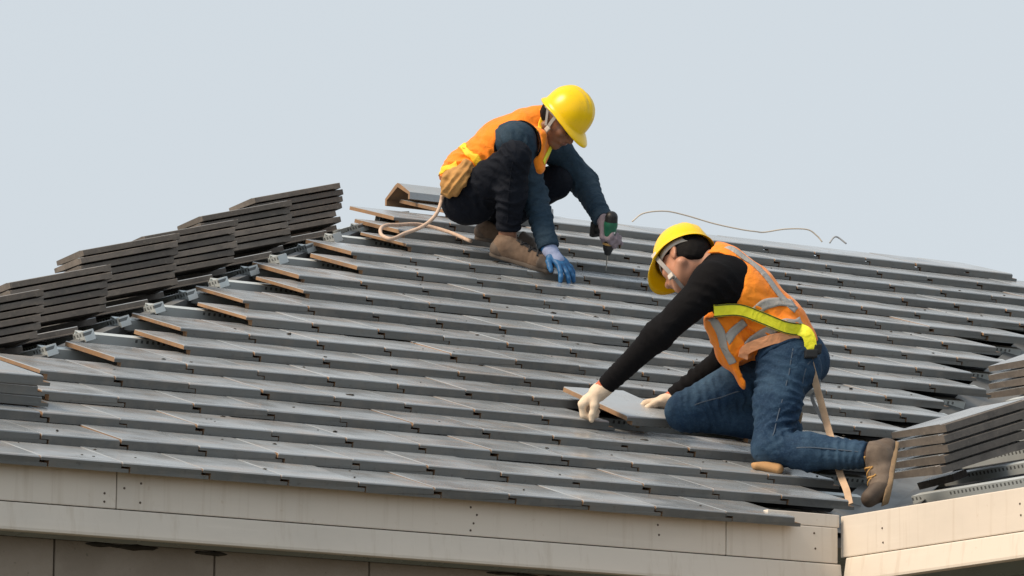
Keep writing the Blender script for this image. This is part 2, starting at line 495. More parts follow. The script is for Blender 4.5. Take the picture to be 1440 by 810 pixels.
for y, dz in ((-0.175, -0.04), (-0.18, -0.092), (-0.985, -0.03), (-0.99, -0.07)):
    screw((FX - 0.001, y, dz), (-1, 0, 0), wf)

# block walls: dark mortar core and single blocks
def wall(p, ax, nrm, L_, first):
    p, ax, nrm = Vector(p), Vector(ax), Vector(nrm)
    core = obj('block_wall', box_mesh('block_wall', p + nrm * -0.012, ax * L_, -nrm * 0.08, (0, 0, 3.5)), M['mortar'], house)
    top = 3.5
    row = 0
    z = top - 0.002
    while z > top - 1.0:
        x = first - 0.6 + (0.3 if row % 2 else 0)
        z0 = z - 0.196
        while x < L_:
            a, b2 = max(x, 0), min(x + 0.594, L_)
            if b2 - a > 0.03:
                d = random.uniform(-0.002, 0.002)
                o = obj('block', box_mesh('block', Vector((0, 0, 0)), ax * (b2 - a), nrm * 0.02, (0, 0, 0.196), 0.004), M['block'], core)
                o.matrix_local = Matrix.Translation(p + ax * a - nrm * (0.018 + d) + Vector((0, 0, z0)))
            x += 0.6
        z -= 0.2
        row += 1
    return core
SY = FY + 0.10
wall((1.3, SY, -3.75), (1, 0, 0), (0, -1, 0), 4.2, 0.82)
wall((VAL_X + 0.16, SY, -3.75), (0, -1, 0), (-1, 0, 0), 4.5, 0.3)
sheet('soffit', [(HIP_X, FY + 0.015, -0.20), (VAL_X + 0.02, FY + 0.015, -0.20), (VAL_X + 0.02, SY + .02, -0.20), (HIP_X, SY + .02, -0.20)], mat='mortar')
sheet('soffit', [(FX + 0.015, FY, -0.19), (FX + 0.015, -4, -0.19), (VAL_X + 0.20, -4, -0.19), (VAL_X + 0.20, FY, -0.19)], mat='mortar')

# tiles already laid on the hip end, beyond the ridge of the hip: one mass seen edge-on
def tile_field(name, sl, spans, parent):
    verts, faces, mi = [], [], []
    me0 = TILE[0]
    v0_ = [v.co.copy() for v in me0.vertices]
    f0 = [tuple(pp.vertices) for pp in me0.polygons]; m0 = [pp.material_index for pp in me0.polygons]
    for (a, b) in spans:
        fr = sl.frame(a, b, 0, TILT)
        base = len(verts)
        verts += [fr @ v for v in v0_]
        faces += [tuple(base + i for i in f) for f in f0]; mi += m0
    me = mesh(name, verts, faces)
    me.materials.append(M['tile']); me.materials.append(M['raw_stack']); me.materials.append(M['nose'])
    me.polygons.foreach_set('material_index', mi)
    o = obj(name, me, None, parent)
    tag(o, kind='stuff')
    return o
sp = []
for n in range(1, 17):
    b = (n - 1) * GAUGE
    a_hi = -(b * cosP) - 0.60 + (0.15 if n % 2 else 0)
    for k in range(1, 9):
        a = a_hi - 0.3 * k
        if a > -(2 * RIDGE_Y) + b * cosP + 0.3: sp.append((a, b))
tile_field('laid_tiles', LEFT, sp, left_roof)

# crumbs of mortar and broken tile lying about on the courses
bm = bmesh.new()
rr_ = random.Random(5)
for i in range(150):
    n = rr_.randint(1, 16)
    x = HIP_X + (n - 1) * GAUGE * cosP + rr_.uniform(0.7, 4.0)
    q = MAIN.frame(x, (n - 1) * GAUGE, 0, TILT) @ Vector((0, rr_.uniform(0.03, 0.30), 0.001))
    sz = rr_.uniform(0.002, 0.0055) * (1.8 if rr_.random() < 0.12 else 1)
    ret = bmesh.ops.create_icosphere(bm, subdivisions=1, radius=sz)
    rot = Matrix.Rotation(rr_.uniform(0, 6), 4, 'Z')
    for v in ret['verts']:
        v.co = Vector((v.co.x * rr_.uniform(0.8, 2.6), v.co.y * rr_.uniform(.6, 1.3), v.co.z * rr_.uniform(.3, .9)))
        v.co = q + (rot @ v.co)
tag(obj('debris', bm_mesh('debris', bm), M['mortar'], roof), kind='stuff')

for i in range(9):
    x = rr_.uniform(1.9, 5.0)
    bm = bmesh.new()
    ret = bmesh.ops.create_icosphere(bm, subdivisions=2, radius=1)
    w_, h_ = rr_.uniform(0.03, 0.13), rr_.uniform(0.004, 0.009)
    for v in ret['verts']:
        v.co = Vector((v.co.x * w_, v.co.y * 0.006, v.co.z * h_ * (1 + 0.35 * math.sin(5 * v.co.x + i))))
    o = obj('mortar_smear', bm_mesh('mortar_smear', bm, True), M['mortar'], house)
    o.location = (x, SY - 0.003, -0.258 - rr_.uniform(0.0, 0.006) if i < 9 else -0.30 - rr_.uniform(0, 0.07))
    if i >= 9: o.scale = (0.25, 1, 0.9)

# ------------------------------------------------------------------ solid modelling with distance fields (bodies, clothes)
def _n(v):
    v = np.array(v, float)
    return v / (np.linalg.norm(v) + 1e-12)

_PERM = np.random.default_rng(3).permutation(512)
_PERM = np.concatenate([_PERM, _PERM, _PERM])
_GRAD = np.random.default_rng(5).normal(size=(512, 3))
_GRAD /= np.linalg.norm(_GRAD, axis=1)[:, None]
def pnoise(P):
    P = np.asarray(P, float) + 200.3
    I = np.floor(P).astype(int)
    f = P - I
    u = f * f * f * (f * (f * 6 - 15) + 10)
    I %= 512
    out = 0
    for dx in (0, 1):
        for dy in (0, 1):
            for dz in (0, 1):
                h = _PERM[_PERM[_PERM[I[:, 0] + dx] + I[:, 1] + dy] + I[:, 2] + dz] % 512
                g_ = _GRAD[h]
                d = g_[:, 0] * (f[:, 0] - dx) + g_[:, 1] * (f[:, 1] - dy) + g_[:, 2] * (f[:, 2] - dz)
                w = (u[:, 0] if dx else 1 - u[:, 0]) * (u[:, 1] if dy else 1 - u[:, 1]) * (u[:, 2] if dz else 1 - u[:, 2])
                out = out + d * w
    return out

def prim_d(pr, X):
    k = pr[0]
    if k == 'c':
        a, b, ra, rb_ = np.array(pr[1], float), np.array(pr[2], float), pr[3], pr[4]
        ab = b - a
        L2 = ab @ ab + 1e-12
        d = X - a
        t = np.clip((d @ ab) / L2, 0, 1)
        o = d - t[..., None] * ab
        if len(pr) > 5 and pr[5] is not None:
            ax, ratio = _n(pr[5]), pr[6]
            c = o @ ax
            o = o - (c * (1 - 1 / ratio))[..., None] * ax
        return np.sqrt((o * o).sum(-1)) - (ra + (rb_ - ra) * t)
    if k == 'e':                                   # ellipsoid: centre, three axes, three radii
        c, A, R_ = np.array(pr[1], float), np.array(pr[2], float), np.array(pr[3], float)
        q = ((X - c) @ A.T) / R_
        l = np.sqrt((q * q).sum(-1)) + 1e-9
        q2 = q / R_
        return l * (l - 1) / (np.sqrt((q2 * q2).sum(-1)) + 1e-9)
    if k == 'p':                                   # half space kept where (x-p).n < 0
        return (X - np.array(pr[1], float)) @ _n(pr[2])
    raise ValueError(k)

def prim_box(pr, m):
    if pr[0] == 'c':
        q = max(1.0, pr[6] if len(pr) > 6 else 1.0)
        r = max(pr[3], pr[4]) * q + m
        a, b = np.array(pr[1], float), np.array(pr[2], float)
        return np.minimum(a, b) - r, np.maximum(a, b) + r
    c = np.array(pr[1], float); r = max(pr[3]) + m
    return c - r, c + r

def sdf_field(prims, cuts, vox, k, kc):
    los, his = zip(*[prim_box(q, 0.012) for q in prims])
    lo, hi = np.min(los, 0), np.max(his, 0)
    n = np.ceil((hi - lo) / vox).astype(int) + 2
    Fd = np.full(n, 0.5, np.float64)
    def sub(pr, m):
        a, b = prim_box(pr, m)
        i0 = np.clip(np.floor((a - lo) / vox).astype(int), 0, n - 1)
        i1 = np.clip(np.ceil((b - lo) / vox).astype(int) + 1, 1, n)
        return i0, i1
    def pts(i0, i1):
        ax = [lo[j] + vox * np.arange(i0[j], i1[j]) for j in range(3)]
        return np.stack(np.meshgrid(*ax, indexing='ij'), -1)
    for pr in prims:
        i0, i1 = sub(pr, k + 0.02)
        if np.any(i1 <= i0): continue
        sl = tuple(slice(i0[j], i1[j]) for j in range(3))
        d = prim_d(pr, pts(i0, i1))
        o = Fd[sl]
        h = np.maximum(k - np.abs(o - d), 0) / k
        Fd[sl] = np.minimum(o, d) - h * h * k * 0.25
    for pr in cuts:
        if pr[0] == 'h':                           # cut everything beyond a plane, but only inside a ball
            c_, n_, R_ = np.array(pr[1], float), _n(pr[2]), pr[3]
            i0 = np.clip(np.floor((c_ - R_ - lo) / vox).astype(int), 0, n - 1)
            i1 = np.clip(np.ceil((c_ + R_ - lo) / vox).astype(int) + 1, 1, n)
            if np.any(i1 <= i0): continue
            X = pts(i0, i1) - c_
            d = np.minimum(X @ n_, R_ - np.sqrt((X * X).sum(-1)))
        elif pr[0] == 'p':
            i0, i1 = np.zeros(3, int), n
            d = prim_d(pr, pts(i0, i1))
        else:
            i0, i1 = sub(pr, kc + 0.02)
            if np.any(i1 <= i0): continue
            d = -prim_d(pr, pts(i0, i1))
        sl = tuple(slice(i0[j], i1[j]) for j in range(3))
        o = Fd[sl]
        h = np.maximum(kc - np.abs(o - d), 0) / kc
        Fd[sl] = np.maximum(o, d) + h * h * kc * 0.25
    return Fd, lo

def surface_nets(Fd, lo, vox):
    s = Fd < 0
    c = [s[i:s.shape[0] - 1 + i, j:s.shape[1] - 1 + j, l:s.shape[2] - 1 + l] for i in (0, 1) for j in (0, 1) for l in (0, 1)]
    cnt = sum(q.astype(np.int8) for q in c)
    act = (cnt > 0) & (cnt < 8)
    idx = np.argwhere(act)
    vid = -np.ones(act.shape, int)
    vid[act] = np.arange(len(idx))
    corners = [(i, j, l) for i in (0, 1) for j in (0, 1) for l in (0, 1)]
    val = np.stack([Fd[idx[:, 0] + i, idx[:, 1] + j, idx[:, 2] + l] for (i, j, l) in corners], -1)
    acc = np.zeros((len(idx), 3)); num = np.zeros(len(idx))
    for a in range(8):
        for b in range(a + 1, 8):
            df = np.array(corners[b]) - np.array(corners[a])
            if np.abs(df).sum() != 1: continue
            va, vb = val[:, a], val[:, b]
            m = (va < 0) != (vb < 0)
            t = np.where(m, va / np.where(m, va - vb, 1), 0)
            acc += np.where(m[:, None], np.array(corners[a]) + t[:, None] * df, 0)
            num += m
    V = lo + vox * (idx + acc / num[:, None])
    faces = []
    for ax in range(3):
        u, v = [(1, 2), (2, 0), (0, 1)][ax]
        sh = [slice(None)] * 3; sh2 = [slice(None)] * 3
        sh[ax] = slice(0, -1); sh2[ax] = slice(1, None)
        A, B = s[tuple(sh)], s[tuple(sh2)]
        E_ = np.argwhere(A != B)
        E_ = E_[(E_[:, u] > 0) & (E_[:, v] > 0) & (E_[:, u] < s.shape[u] - 1) & (E_[:, v] < s.shape[v] - 1)]
        ins = A[tuple(E_.T)]
        def cell(du, dv):
            q = E_.copy(); q[:, u] -= du; q[:, v] -= dv
            return vid[tuple(q.T)]
        q = np.stack([cell(1, 1), cell(0, 1), cell(0, 0), cell(1, 0)], -1)
        q[~ins] = q[~ins][:, ::-1]
        faces.append(q)
    return V, np.concatenate(faces)

def relax(V, Fq, it, lam=0.5):
    e = np.concatenate([Fq[:, [i, (i + 1) % 4]] for i in range(4)])
    for _ in range(it):
        acc = np.zeros_like(V); num = np.zeros(len(V))
        np.add.at(acc, e[:, 0], V[e[:, 1]]); np.add.at(acc, e[:, 1], V[e[:, 0]])
        np.add.at(num, e[:, 0], 1); np.add.at(num, e[:, 1], 1)
        V = V + lam * (acc / np.maximum(num, 1)[:, None] - V)
    return V

def vnormals(V, Fq):
    n = np.cross(V[Fq[:, 2]] - V[Fq[:, 0]], V[Fq[:, 3]] - V[Fq[:, 1]])
    N_ = np.zeros_like(V)
    for i in range(4): np.add.at(N_, Fq[:, i], n)
    return N_ / (np.linalg.norm(N_, axis=1)[:, None] + 1e-12)

def solid(name, prims, cuts=(), vox=0.006, k=0.03, kc=0.008, smooth=2, folds=(), wob=(), mat=None, parent=None):
    """folds = [(point, axis, radius, amplitude, waves per metre)], wob = [(amplitude, frequency)]"""
    Fd, lo = sdf_field(prims, cuts, vox, k, kc)
    V, Fq = surface_nets(Fd, lo, vox)
    V = relax(V, Fq, smooth)
    if folds or wob:
        Nn = vnormals(V, Fq)
        D = np.zeros(len(V))
        for amp, fr in wob:
            D += amp * pnoise(V * fr) * 1.6
        for (J, ax, R_, amp, fr) in folds:
            d = V - np.array(J, float)
            ax = _n(ax)
            w = np.exp(-(np.linalg.norm(d, axis=1) / R_) ** 2)
            t = d @ ax
            ph = t * fr + 1.1 * pnoise(V * 9 + fr) + 0.5 * pnoise(V * 21)
            ridge = 1 - np.abs(np.sin(ph * math.pi)) * 1.6
            D += 1.5 * amp * w * ridge * (0.55 + 0.9 * pnoise(V * 13 + 7.7))
        V = V + Nn * D[:, None]
        V = relax(V, Fq, 1, 0.35)
    me = bpy.data.meshes.new(name)
    me.from_pydata(V.tolist(), [], Fq.tolist())
    me.polygons.foreach_set('use_smooth', [True] * len(me.polygons))
    me.update()
    o = obj(name, me, mat, parent)
    return o

def bvh(o):
    me = o.data
    return BVHTree.FromPolygons([v.co.copy() for v in me.vertices], [tuple(q.vertices) for q in me.polygons])

def ribbon(name, pts, width, tree, mat, parent, lift=0.004, n=10, thick=0.003, cols=5, width2=None, sm=5):
    """a flat strap laid over the surface in tree along a smooth path"""
    Q = catmull(pts, n)
    rows = []
    for i, q in enumerate(Q):
        co, nr, _, _ = tree.find_nearest(Vector(q))
        t = Vector(Q[min(i + 1, len(Q) - 1)] - Q[max(i - 1, 0)]).normalized()
        sd = t.cross(nr).normalized()
        w = width if width2 is None else width + (width2 - width) * i / (len(Q) - 1)
        row = []
        for c in range(cols):
            f_ = (c / (cols - 1) - 0.5) * w
            p0 = co + sd * f_
            c2, n2, _, dist = tree.find_nearest(p0)
            if dist is None or dist > 0.05: c2, n2 = p0, nr
            row.append((c2, n2))
        rows.append(row)
    # smooth the lay of the strap a little
    P = np.array([[list(c + n_ * lift) for c, n_ in r] for r in rows])
    NN = np.array([[list(n_) for c, n_ in r] for r in rows])
    for _ in range(sm):
        P[1:-1] = P[1:-1] * 0.5 + (P[:-2] + P[2:]) * 0.25
    verts, faces = [], []
    R_, C_ = P.shape[:2]
    for s_ in (0, 1):
        verts += (P - NN * thick * s_).reshape(-1, 3).tolist()
    o2 = R_ * C_
    for i in range(R_ - 1):
        for c in range(C_ - 1):
            a = i * C_ + c
            faces.append((a, a + 1, a + C_ + 1, a + C_))
            faces.append((o2 + a, o2 + a + C_, o2 + a + C_ + 1, o2 + a + 1))
        for c, fl in ((0, 0), (C_ - 1, 1)):
            a = i * C_ + c
            q = (a, a + C_, o2 + a + C_, o2 + a)
            faces.append(q[::-1] if fl else q)
    for i in (0, R_ - 1):
        for c in range(C_ - 1):
            a = i * C_ + c
            faces.append((a, a + 1, o2 + a + 1, o2 + a))
    bm = bmesh.new()
    vs = [bm.verts.new(v) for v in verts]
    for q in faces: bm.faces.new([vs[i] for i in q])
    return obj(name, bm_mesh(name, bm, True), mat, parent)

def free_strap(name, pts, width, side, thick, mat, parent, n=8):
    """flat webbing hanging free; side = direction of its width"""
    Q = catmull(pts, n)
    side = _n(side)
    bm = bmesh.new(); rows = []
    for i, q in enumerate(Q):
        t = _n(Q[min(i + 1, len(Q) - 1)] - Q[max(i - 1, 0)])
        s_ = _n(side - t * (side @ t))
        nn = np.cross(t, s_)
        rows.append([bm.verts.new(q + s_ * a * width / 2 + nn * b * thick / 2) for a, b in ((-1, -1), (1, -1), (1, 1), (-1, 1))])
    for i in range(len(rows) - 1):
        for k in range(4):
            bm.faces.new((rows[i][k], rows[i][(k + 1) % 4], rows[i + 1][(k + 1) % 4], rows[i + 1][k]))
    bm.faces.new(rows[0]); bm.faces.new(rows[-1][::-1])
    return obj(name, bm_mesh(name, bm), mat, parent)

# ------------------------------------------------------------------ cloth, skin and gear materials
def weave(scale, st, crease=0.32):
    def f(N, L, b, co):
        wv = N.new('ShaderNodeTexNoise'); wv.inputs['Scale'].default_value = scale; wv.inputs['Detail'].default_value = 2
        L.new(co, wv.inputs['Vector'])
        bp = N.new('ShaderNodeBump'); bp.inputs['Strength'].default_value = st; bp.inputs['Distance'].default_value = 0.002
        L.new(wv.outputs[0], bp.inputs['Height'])
        cr = N.new('ShaderNodeTexNoise'); cr.inputs['Scale'].default_value = 19; cr.inputs['Detail'].default_value = 3
        cr.inputs['Distortion'].default_value = 1.6; cr.inputs['Roughness'].default_value = 0.45
        L.new(co, cr.inputs['Vector'])
        b2 = N.new('ShaderNodeBump'); b2.inputs['Strength'].default_value = crease; b2.inputs['Distance'].default_value = 0.02
        L.new(cr.outputs[0], b2.inputs['Height']); L.new(bp.outputs[0], b2.inputs['Normal']); L.new(b2.outputs[0], b.inputs['Normal'])
    return f
M['skin_dark'] = material('skin_tanned', (0.23, 0.105, 0.06), 0.5, noise=[(30, .45, .7, (0.30, 0.13, 0.075), .6, 4)], bump=[(200, .1, .001)])
M['skin'] = material('skin', (0.46, 0.23, 0.145), 0.5, noise=[(28, .45, .7, (0.52, 0.235, 0.15), .6, 4)], bump=[(200, .1, .001)])
M['hair'] = material('hair', (0.007, 0.0065, 0.007), 0.75, spec=0.15, bump=[(260, .6, .004)])
M['lip'] = material('lips', (0.26, 0.10, 0.075), 0.45)
M['eye'] = material('eye', (0.02, 0.015, 0.012), 0.2)
M['hat'] = material('hard_hat_plastic', (0.95, 0.61, 0.002), 0.28, spec=0.4,
    noise=[(9, .5, .75, (0.88, 0.54, 0.004), .5, 5), (60, .62, .75, (0.55, 0.36, 0.05), .5, 3), (22, .6, .72, (0.62, 0.40, 0.03), .55, 7, (1, 4, 1))], bump=[(30, .04, .002)])
M['band'] = material('hat_band', (0.50, 0.47, 0.43), 0.6)
M['strap_grey'] = material('chin_strap', (0.30, 0.29, 0.28), 0.7)
M['orange'] = material('vest_fabric', (0.98, 0.262, 0.012), 0.75, spec=0.25, sheen=0.2,
    noise=[(8, .45, .7, (0.93, 0.205, 0.008), .6, 5), (3, .5, .75, (1.0, 0.37, 0.03), .5, 3)], extra=weave(420, .25))
M['yellow_tape'] = material('yellow_tape', (0.95, 0.62, 0.02), 0.6, noise=[(14, .45, .7, (0.95, 0.42, 0.01), .6, 4)], extra=weave(300, .2))
M['silver'] = material('reflective_tape', (0.40, 0.385, 0.36), 0.5, metal=0.1, noise=[(30, .4, .7, (0.33, 0.32, 0.305), .7, 4)], extra=weave(500, .2))
M['harness'] = material('harness_webbing', (0.86, 0.86, 0.03), 0.6, noise=[(40, .45, .7, (0.78, 0.74, 0.02), .6, 3)], extra=weave(380, .3))
M['peach'] = material('vest_lining', (0.85, 0.40, 0.20), 0.75, noise=[(20, .45, .7, (0.80, 0.32, 0.14), .7, 4)], extra=weave(300, .2))
M['black_knit'] = material('black_knit', (0.0055, 0.0055, 0.0068), 0.85, spec=0.12, noise=[(14, .5, .75, (0.009, 0.009, 0.011), .6, 4)], extra=weave(320, .3, .15))
def jeans_mat(name, a, b, c):
    return material(name, a, 0.82, spec=0.15, noise=[(5, .46, .7, b, .75, 5), (34, .5, .75, c, .5, 4, (1, 1, 3)), (150, .5, .7, b, .35, 2)], extra=weave(450, .35))
M['jeans'] = jeans_mat('blue_denim', (0.015, 0.038, 0.080), (0.055, 0.108, 0.175), (0.008, 0.018, 0.040))
M['seam'] = material('denim_seam', (0.06, 0.088, 0.13), 0.8)
M['navy'] = jeans_mat('dark_trousers', (0.006, 0.008, 0.014), (0.010, 0.014, 0.023), (0.004, 0.005, 0.009))
M['teal'] = jeans_mat('blue_shirt', (0.024, 0.048, 0.076), (0.045, 0.072, 0.100), (0.013, 0.028, 0.048))
M['glove_blue'] = material('glove_rubber', (0.010, 0.095, 0.25), 0.55, noise=[(40, .45, .7, (0.015, 0.14, 0.34), .6, 3)], bump=[(120, .4, .002)])
M['glove_knit_blue'] = material('glove_knit_lilac', (0.30, 0.36, 0.55), 0.85, noise=[(50, .45, .7, (0.22, 0.28, 0.46), .6, 3)], bump=[(160, .5, .002)])
M['glove_mauve'] = material('glove_knit_mauve', (0.27, 0.22, 0.25), 0.85, noise=[(50, .45, .7, (0.18, 0.15, 0.18), .6, 3)], bump=[(160, .5, .002)])
M['glove_white'] = material('glove_knit_cream', (0.70, 0.58, 0.45), 0.9, noise=[(24, .45, .7, (0.58, 0.45, 0.33), .6, 4)], bump=[(170, .6, .002)])
M['cuff_red'] = material('glove_cuff', (0.50, 0.13, 0.07), 0.85, bump=[(160, .5, .002)])
M['leather'] = material('boot_leather', (0.115, 0.085, 0.063), 0.7, noise=[(18, .42, .7, (0.18, 0.14, 0.108), .8, 6), (60, .55, .7, (0.09, 0.06, 0.04), .6, 4)], bump=[(60, .35, .003)])
M['suede'] = material('shoe_suede', (0.115, 0.075, 0.05), 0.85, noise=[(16, .42, .7, (0.19, 0.13, 0.09), .8, 6), (60, .55, .7, (0.085, 0.05, 0.03), .6, 4)], bump=[(70, .35, .003)])
M['leather_dark'] = material('boot_leather_dark', (0.075, 0.055, 0.042), 0.7, noise=[(22, .42, .7, (0.12, 0.09, 0.068), .8, 6)], bump=[(60, .35, .003)])
M['sole'] = material('boot_sole', (0.27, 0.185, 0.105), 0.8, noise=[(20, .45, .7, (0.16, 0.11, 0.07), .8, 5)], bump=[(80, .4, .003)])
M['sole_dark'] = material('shoe_sole', (0.085, 0.068, 0.055), 0.8, bump=[(80, .4, .003)])
M['lace_tan'] = material('laces_tan', (0.48, 0.28, 0.09), 0.8)
M['lace_black'] = material('laces_black', (0.012, 0.012, 0.014), 0.7)
M['canvas'] = material('pouch_canvas', (0.50, 0.27, 0.085), 0.85, noise=[(14, .42, .7, (0.38, 0.19, 0.06), .8, 5)], bump=[(40, .5, .004)], extra=None)
M['rope'] = material('rope', (0.62, 0.47, 0.37), 0.85, noise=[(60, .4, .7, (0.45, 0.33, 0.26), .7, 3)], bump=[(220, .6, .003)])
M['webbing'] = material('lanyard_webbing', (0.56, 0.40, 0.27), 0.85, noise=[(30, .4, .7, (0.42, 0.29, 0.19), .7, 4)], bump=[(220, .5, .002)])
M['black_plastic'] = material('black_plastic', (0.013, 0.013, 0.014), 0.45, bump=[(120, .1, .001)])
M['green_plastic'] = material('green_plastic', (0.012, 0.13, 0.07), 0.42, noise=[(30, .5, .7, (0.02, 0.10, 0.06), .6, 4)])
M['steel'] = material('steel', (0.42, 0.40, 0.36), 0.35, metal=0.9)
M['chrome_white'] = material('white_mark', (0.7, 0.7, 0.68), 0.5)
M['cable'] = material('cable', (0.62, 0.54, 0.44), 0.6)
M['cable_grey'] = material('cable_grey', (0.36, 0.37, 0.38), 0.5)
M['pad'] = material('kneeling_pad', (0.47, 0.27, 0.12), 0.85, bump=[(60, .4, .003)])

# ------------------------------------------------------------------ body pieces
def head_prims(c, a, b, part='skin'):
    """c = middle of the head, a = up, b = facing; returns skin pieces in the wearer's frame"""
    c, a, b = np.array(c, float), _n(a), _n(b)
    l = np.cross(a, b)
    A = [b, l, a]
    P = lambda x, y, z: c + b * x + l * y + a * z
    pr = [('e', P(-0.008, 0, 0.03), A, (0.098, 0.077, 0.088)),       # skull
          ('e', P(0.022, 0, -0.035), A, (0.070, 0.062, 0.075)),      # face
          ('c', P(0.058, 0, -0.090), P(0.045, 0, -0.085), 0.026, 0.03),   # chin
          ('c', P(-0.015, 0.052, -0.055), P(0.045, 0.022, -0.092), 0.021, 0.018),
          ('c', P(-0.015, -0.052, -0.055), P(0.045, -0.022, -0.092), 0.021, 0.018),
          ('c', P(0.088, 0, 0.004), P(0.106, 0, -0.030), 0.009, 0.013),   # nose
          ('c', P(0.094, 0.011, -0.034), P(0.094, -0.011, -0.034), 0.008, 0.008),
          ('c', P(0.082, 0.030, 0.016), P(0.082, -0.030, 0.016), 0.011, 0.011),   # brow
          ('e', P(0.060, 0.040, -0.024), A, (0.026, 0.022, 0.020)), ('e', P(0.060, -0.040, -0.024), A, (0.026, 0.022, 0.020)),
          ('c', P(0.084, 0.018, -0.058), P(0.084, -0.018, -0.058), 0.0085, 0.0085)]  # mouth
    for s in (1, -1):                                                    # ears
        pr += [('e', P(-0.014, 0.077 * s, -0.006), [_n(b * 0.95 + a * 0.2 - l * 0.35 * s), _n(l * s + b * 0.35), a], (0.0155, 0.0065, 0.028))]
    cuts = [('e', P(0.096, 0.031, -0.004), A, (0.016, 0.017, 0.011)), ('e', P(0.096, -0.031, -0.004), A, (0.016, 0.017, 0.011)),
            ('e', P(-0.009, 0.087, -0.004), A, (0.007, 0.006, 0.013)), ('e', P(-0.009, -0.087, -0.004), A, (0.007, 0.006, 0.013))]
    return pr, cuts

def head_bits(c, a, b, parent, hair_mat):
    c, a, b = np.array(c, float), _n(a), _n(b)
    l = np.cross(a, b)
    A = [b, l, a]
    P = lambda x, y, z: c + b * x + l * y + a * z
    solid('hair', [('e', P(-0.014, 0, 0.036), A, (0.102, 0.0815, 0.090)), ('e', P(-0.045, 0, 0.0), A, (0.064, 0.071, 0.075))],
          [('p', P(0.052, 0, 0), b), ('e', P(0.045, 0.06, -0.055), A, (0.055, 0.06, 0.075)), ('e', P(0.045, -0.06, -0.055), A, (0.055, 0.06, 0.075)),
           ('p', P(0, 0, -0.040), -a + b * 0.35)], 0.004, 0.02, 0.01, 1, mat=M['hair'], parent=parent, wob=[(0.0015, 60)])
    for s in (1, -1):
        solid('eye', [('e', P(0.083, 0.031 * s, -0.004), A, (0.011, 0.012, 0.008))], vox=0.002, smooth=0, mat=M['eye'], parent=parent)
    solid('lips', [('c', P(0.090, 0.017, -0.057), P(0.093, 0, -0.0565), 0.0045, 0.005), ('c', P(0.090, -0.017, -0.057), P(0.093, 0, -0.0565), 0.0045, 0.005)],
          vox=0.002, k=0.004, smooth=0, mat=M['lip'], parent=parent)

def hard_hat(c, a, b, parent, label=None):
    """shell with peak, brim, crown ribs; c = middle of the rim"""
    c, a, b = Vector(c), Vector(a).normalized(), Vector(b).normalized()
    l = a.cross(b)
    Mx = Matrix((b, l, a)).transposed().to_4x4(); Mx.translation = c
    seg, rings = 56, 18
    def outer(th, u):
        # u 0 = top, 1 = rim
        ph = u * math.pi / 2
        s_, co_ = math.sin(ph) ** 0.86, math.cos(ph) ** 0.90
        rx = 0.120
        ry = 0.104
        x, y, z = rx * s_ * math.cos(th), ry * s_ * math.sin(th), 0.136 * co_
        rib = 0.0
        for yc, wd, hh in ((0, 0.012, 0.005), (0.034, 0.008, 0.0035), (-0.034, 0.008, 0.0035)):
            rib += hh * math.exp(-((y - yc) / wd) ** 4) * min(1, max(0, (0.95 - u) * 4)) * (1 if abs(math.cos(th)) > 0.25 or u < 0.5 else 0.6)
        r_ = math.sqrt(x * x + y * y + z * z)
        return [x * (1 + rib / r_), y * (1 + rib / r_), z * (1 + rib / r_)]
    def brim(th, e):
        fr = max(0.0, math.cos(th))
        bk = max(0.0, -math.cos(th))
        ext = 0.007 + 0.046 * fr ** 1.7 + 0.008 * bk ** 2
        drop = 0.006 + 0.026 * fr ** 2.2 + 0.012 * bk
        x0, y0, z0 = outer(th, 1.0)
        d = math.hypot(x0, y0)
        return [x0 + x0 / d * ext * e * (1.0 if fr else 1), y0 + y0 / d * ext * e * (0.55 if fr > 0.5 else 0.8), z0 - drop * (e ** 1.3)]
    rows = [[outer(2 * math.pi * k / seg, max(u / rings, 0.004)) for k in range(seg)] for u in range(rings + 1)]
    for e in (0.35, 0.7, 1.0): rows.append([brim(2 * math.pi * k / seg, e) for k in range(seg)])
    # turn under and go back up inside
    lip = [[x, y, z - 0.004] for x, y, z in rows[-1]]
    rows.append(lip)
    for e in (0.7, 0.35, 0.0): rows.append([[x * 0.985, y * 0.985, z - 0.004] for x, y, z in [brim(2 * math.pi * k / seg, e) for k in range(seg)]])
    for u in range(rings - 1, -1, -1):
        rows.append([[x * 0.965, y * 0.965, z * 0.965 - 0.002] for x, y, z in [outer(2 * math.pi * k / seg, max(u / rings, 0.004)) for k in range(seg)]])
    verts, faces = [], []
    for r in rows: verts += r
    for i in range(len(rows) - 1):
        for k in range(seg):
            k2 = (k + 1) % seg
            faces.append((i * seg + k, (i + 1) * seg + k, (i + 1) * seg + k2, i * seg + k2))
    faces.append(tuple(range(seg)))
    faces.append(tuple((len(rows) - 1) * seg + k for k in range(seg))[::-1])
    hat = obj('hard_hat', mesh('hard_hat', [Mx @ Vector(v) for v in verts], faces, True), M['hat'], parent)
    # head band inside
    vb, fb = [], []
    for z, rx, ry in ((-0.020, 0.106, 0.090), (0.012, 0.107, 0.091), (0.012, 0.103, 0.087), (-0.020, 0.102, 0.086)):
        for k in range(40):
            th = 2 * math.pi * k / 40
            dip = -0.018 * max(0, -math.cos(th)) ** 2
            vb.append(Mx @ Vector((rx * math.cos(th) - 0.004, ry * math.sin(th), z + dip)))
    for i in range(4):
        for k in range(40):
            fb.append((i * 40 + k, i * 40 + (k + 1) % 40, ((i + 1) % 4) * 40 + (k + 1) % 40, ((i + 1) % 4) * 40 + k))
    obj('head_band', mesh('head_band', vb, fb, True), M['band'], hat)
    return hat, Mx

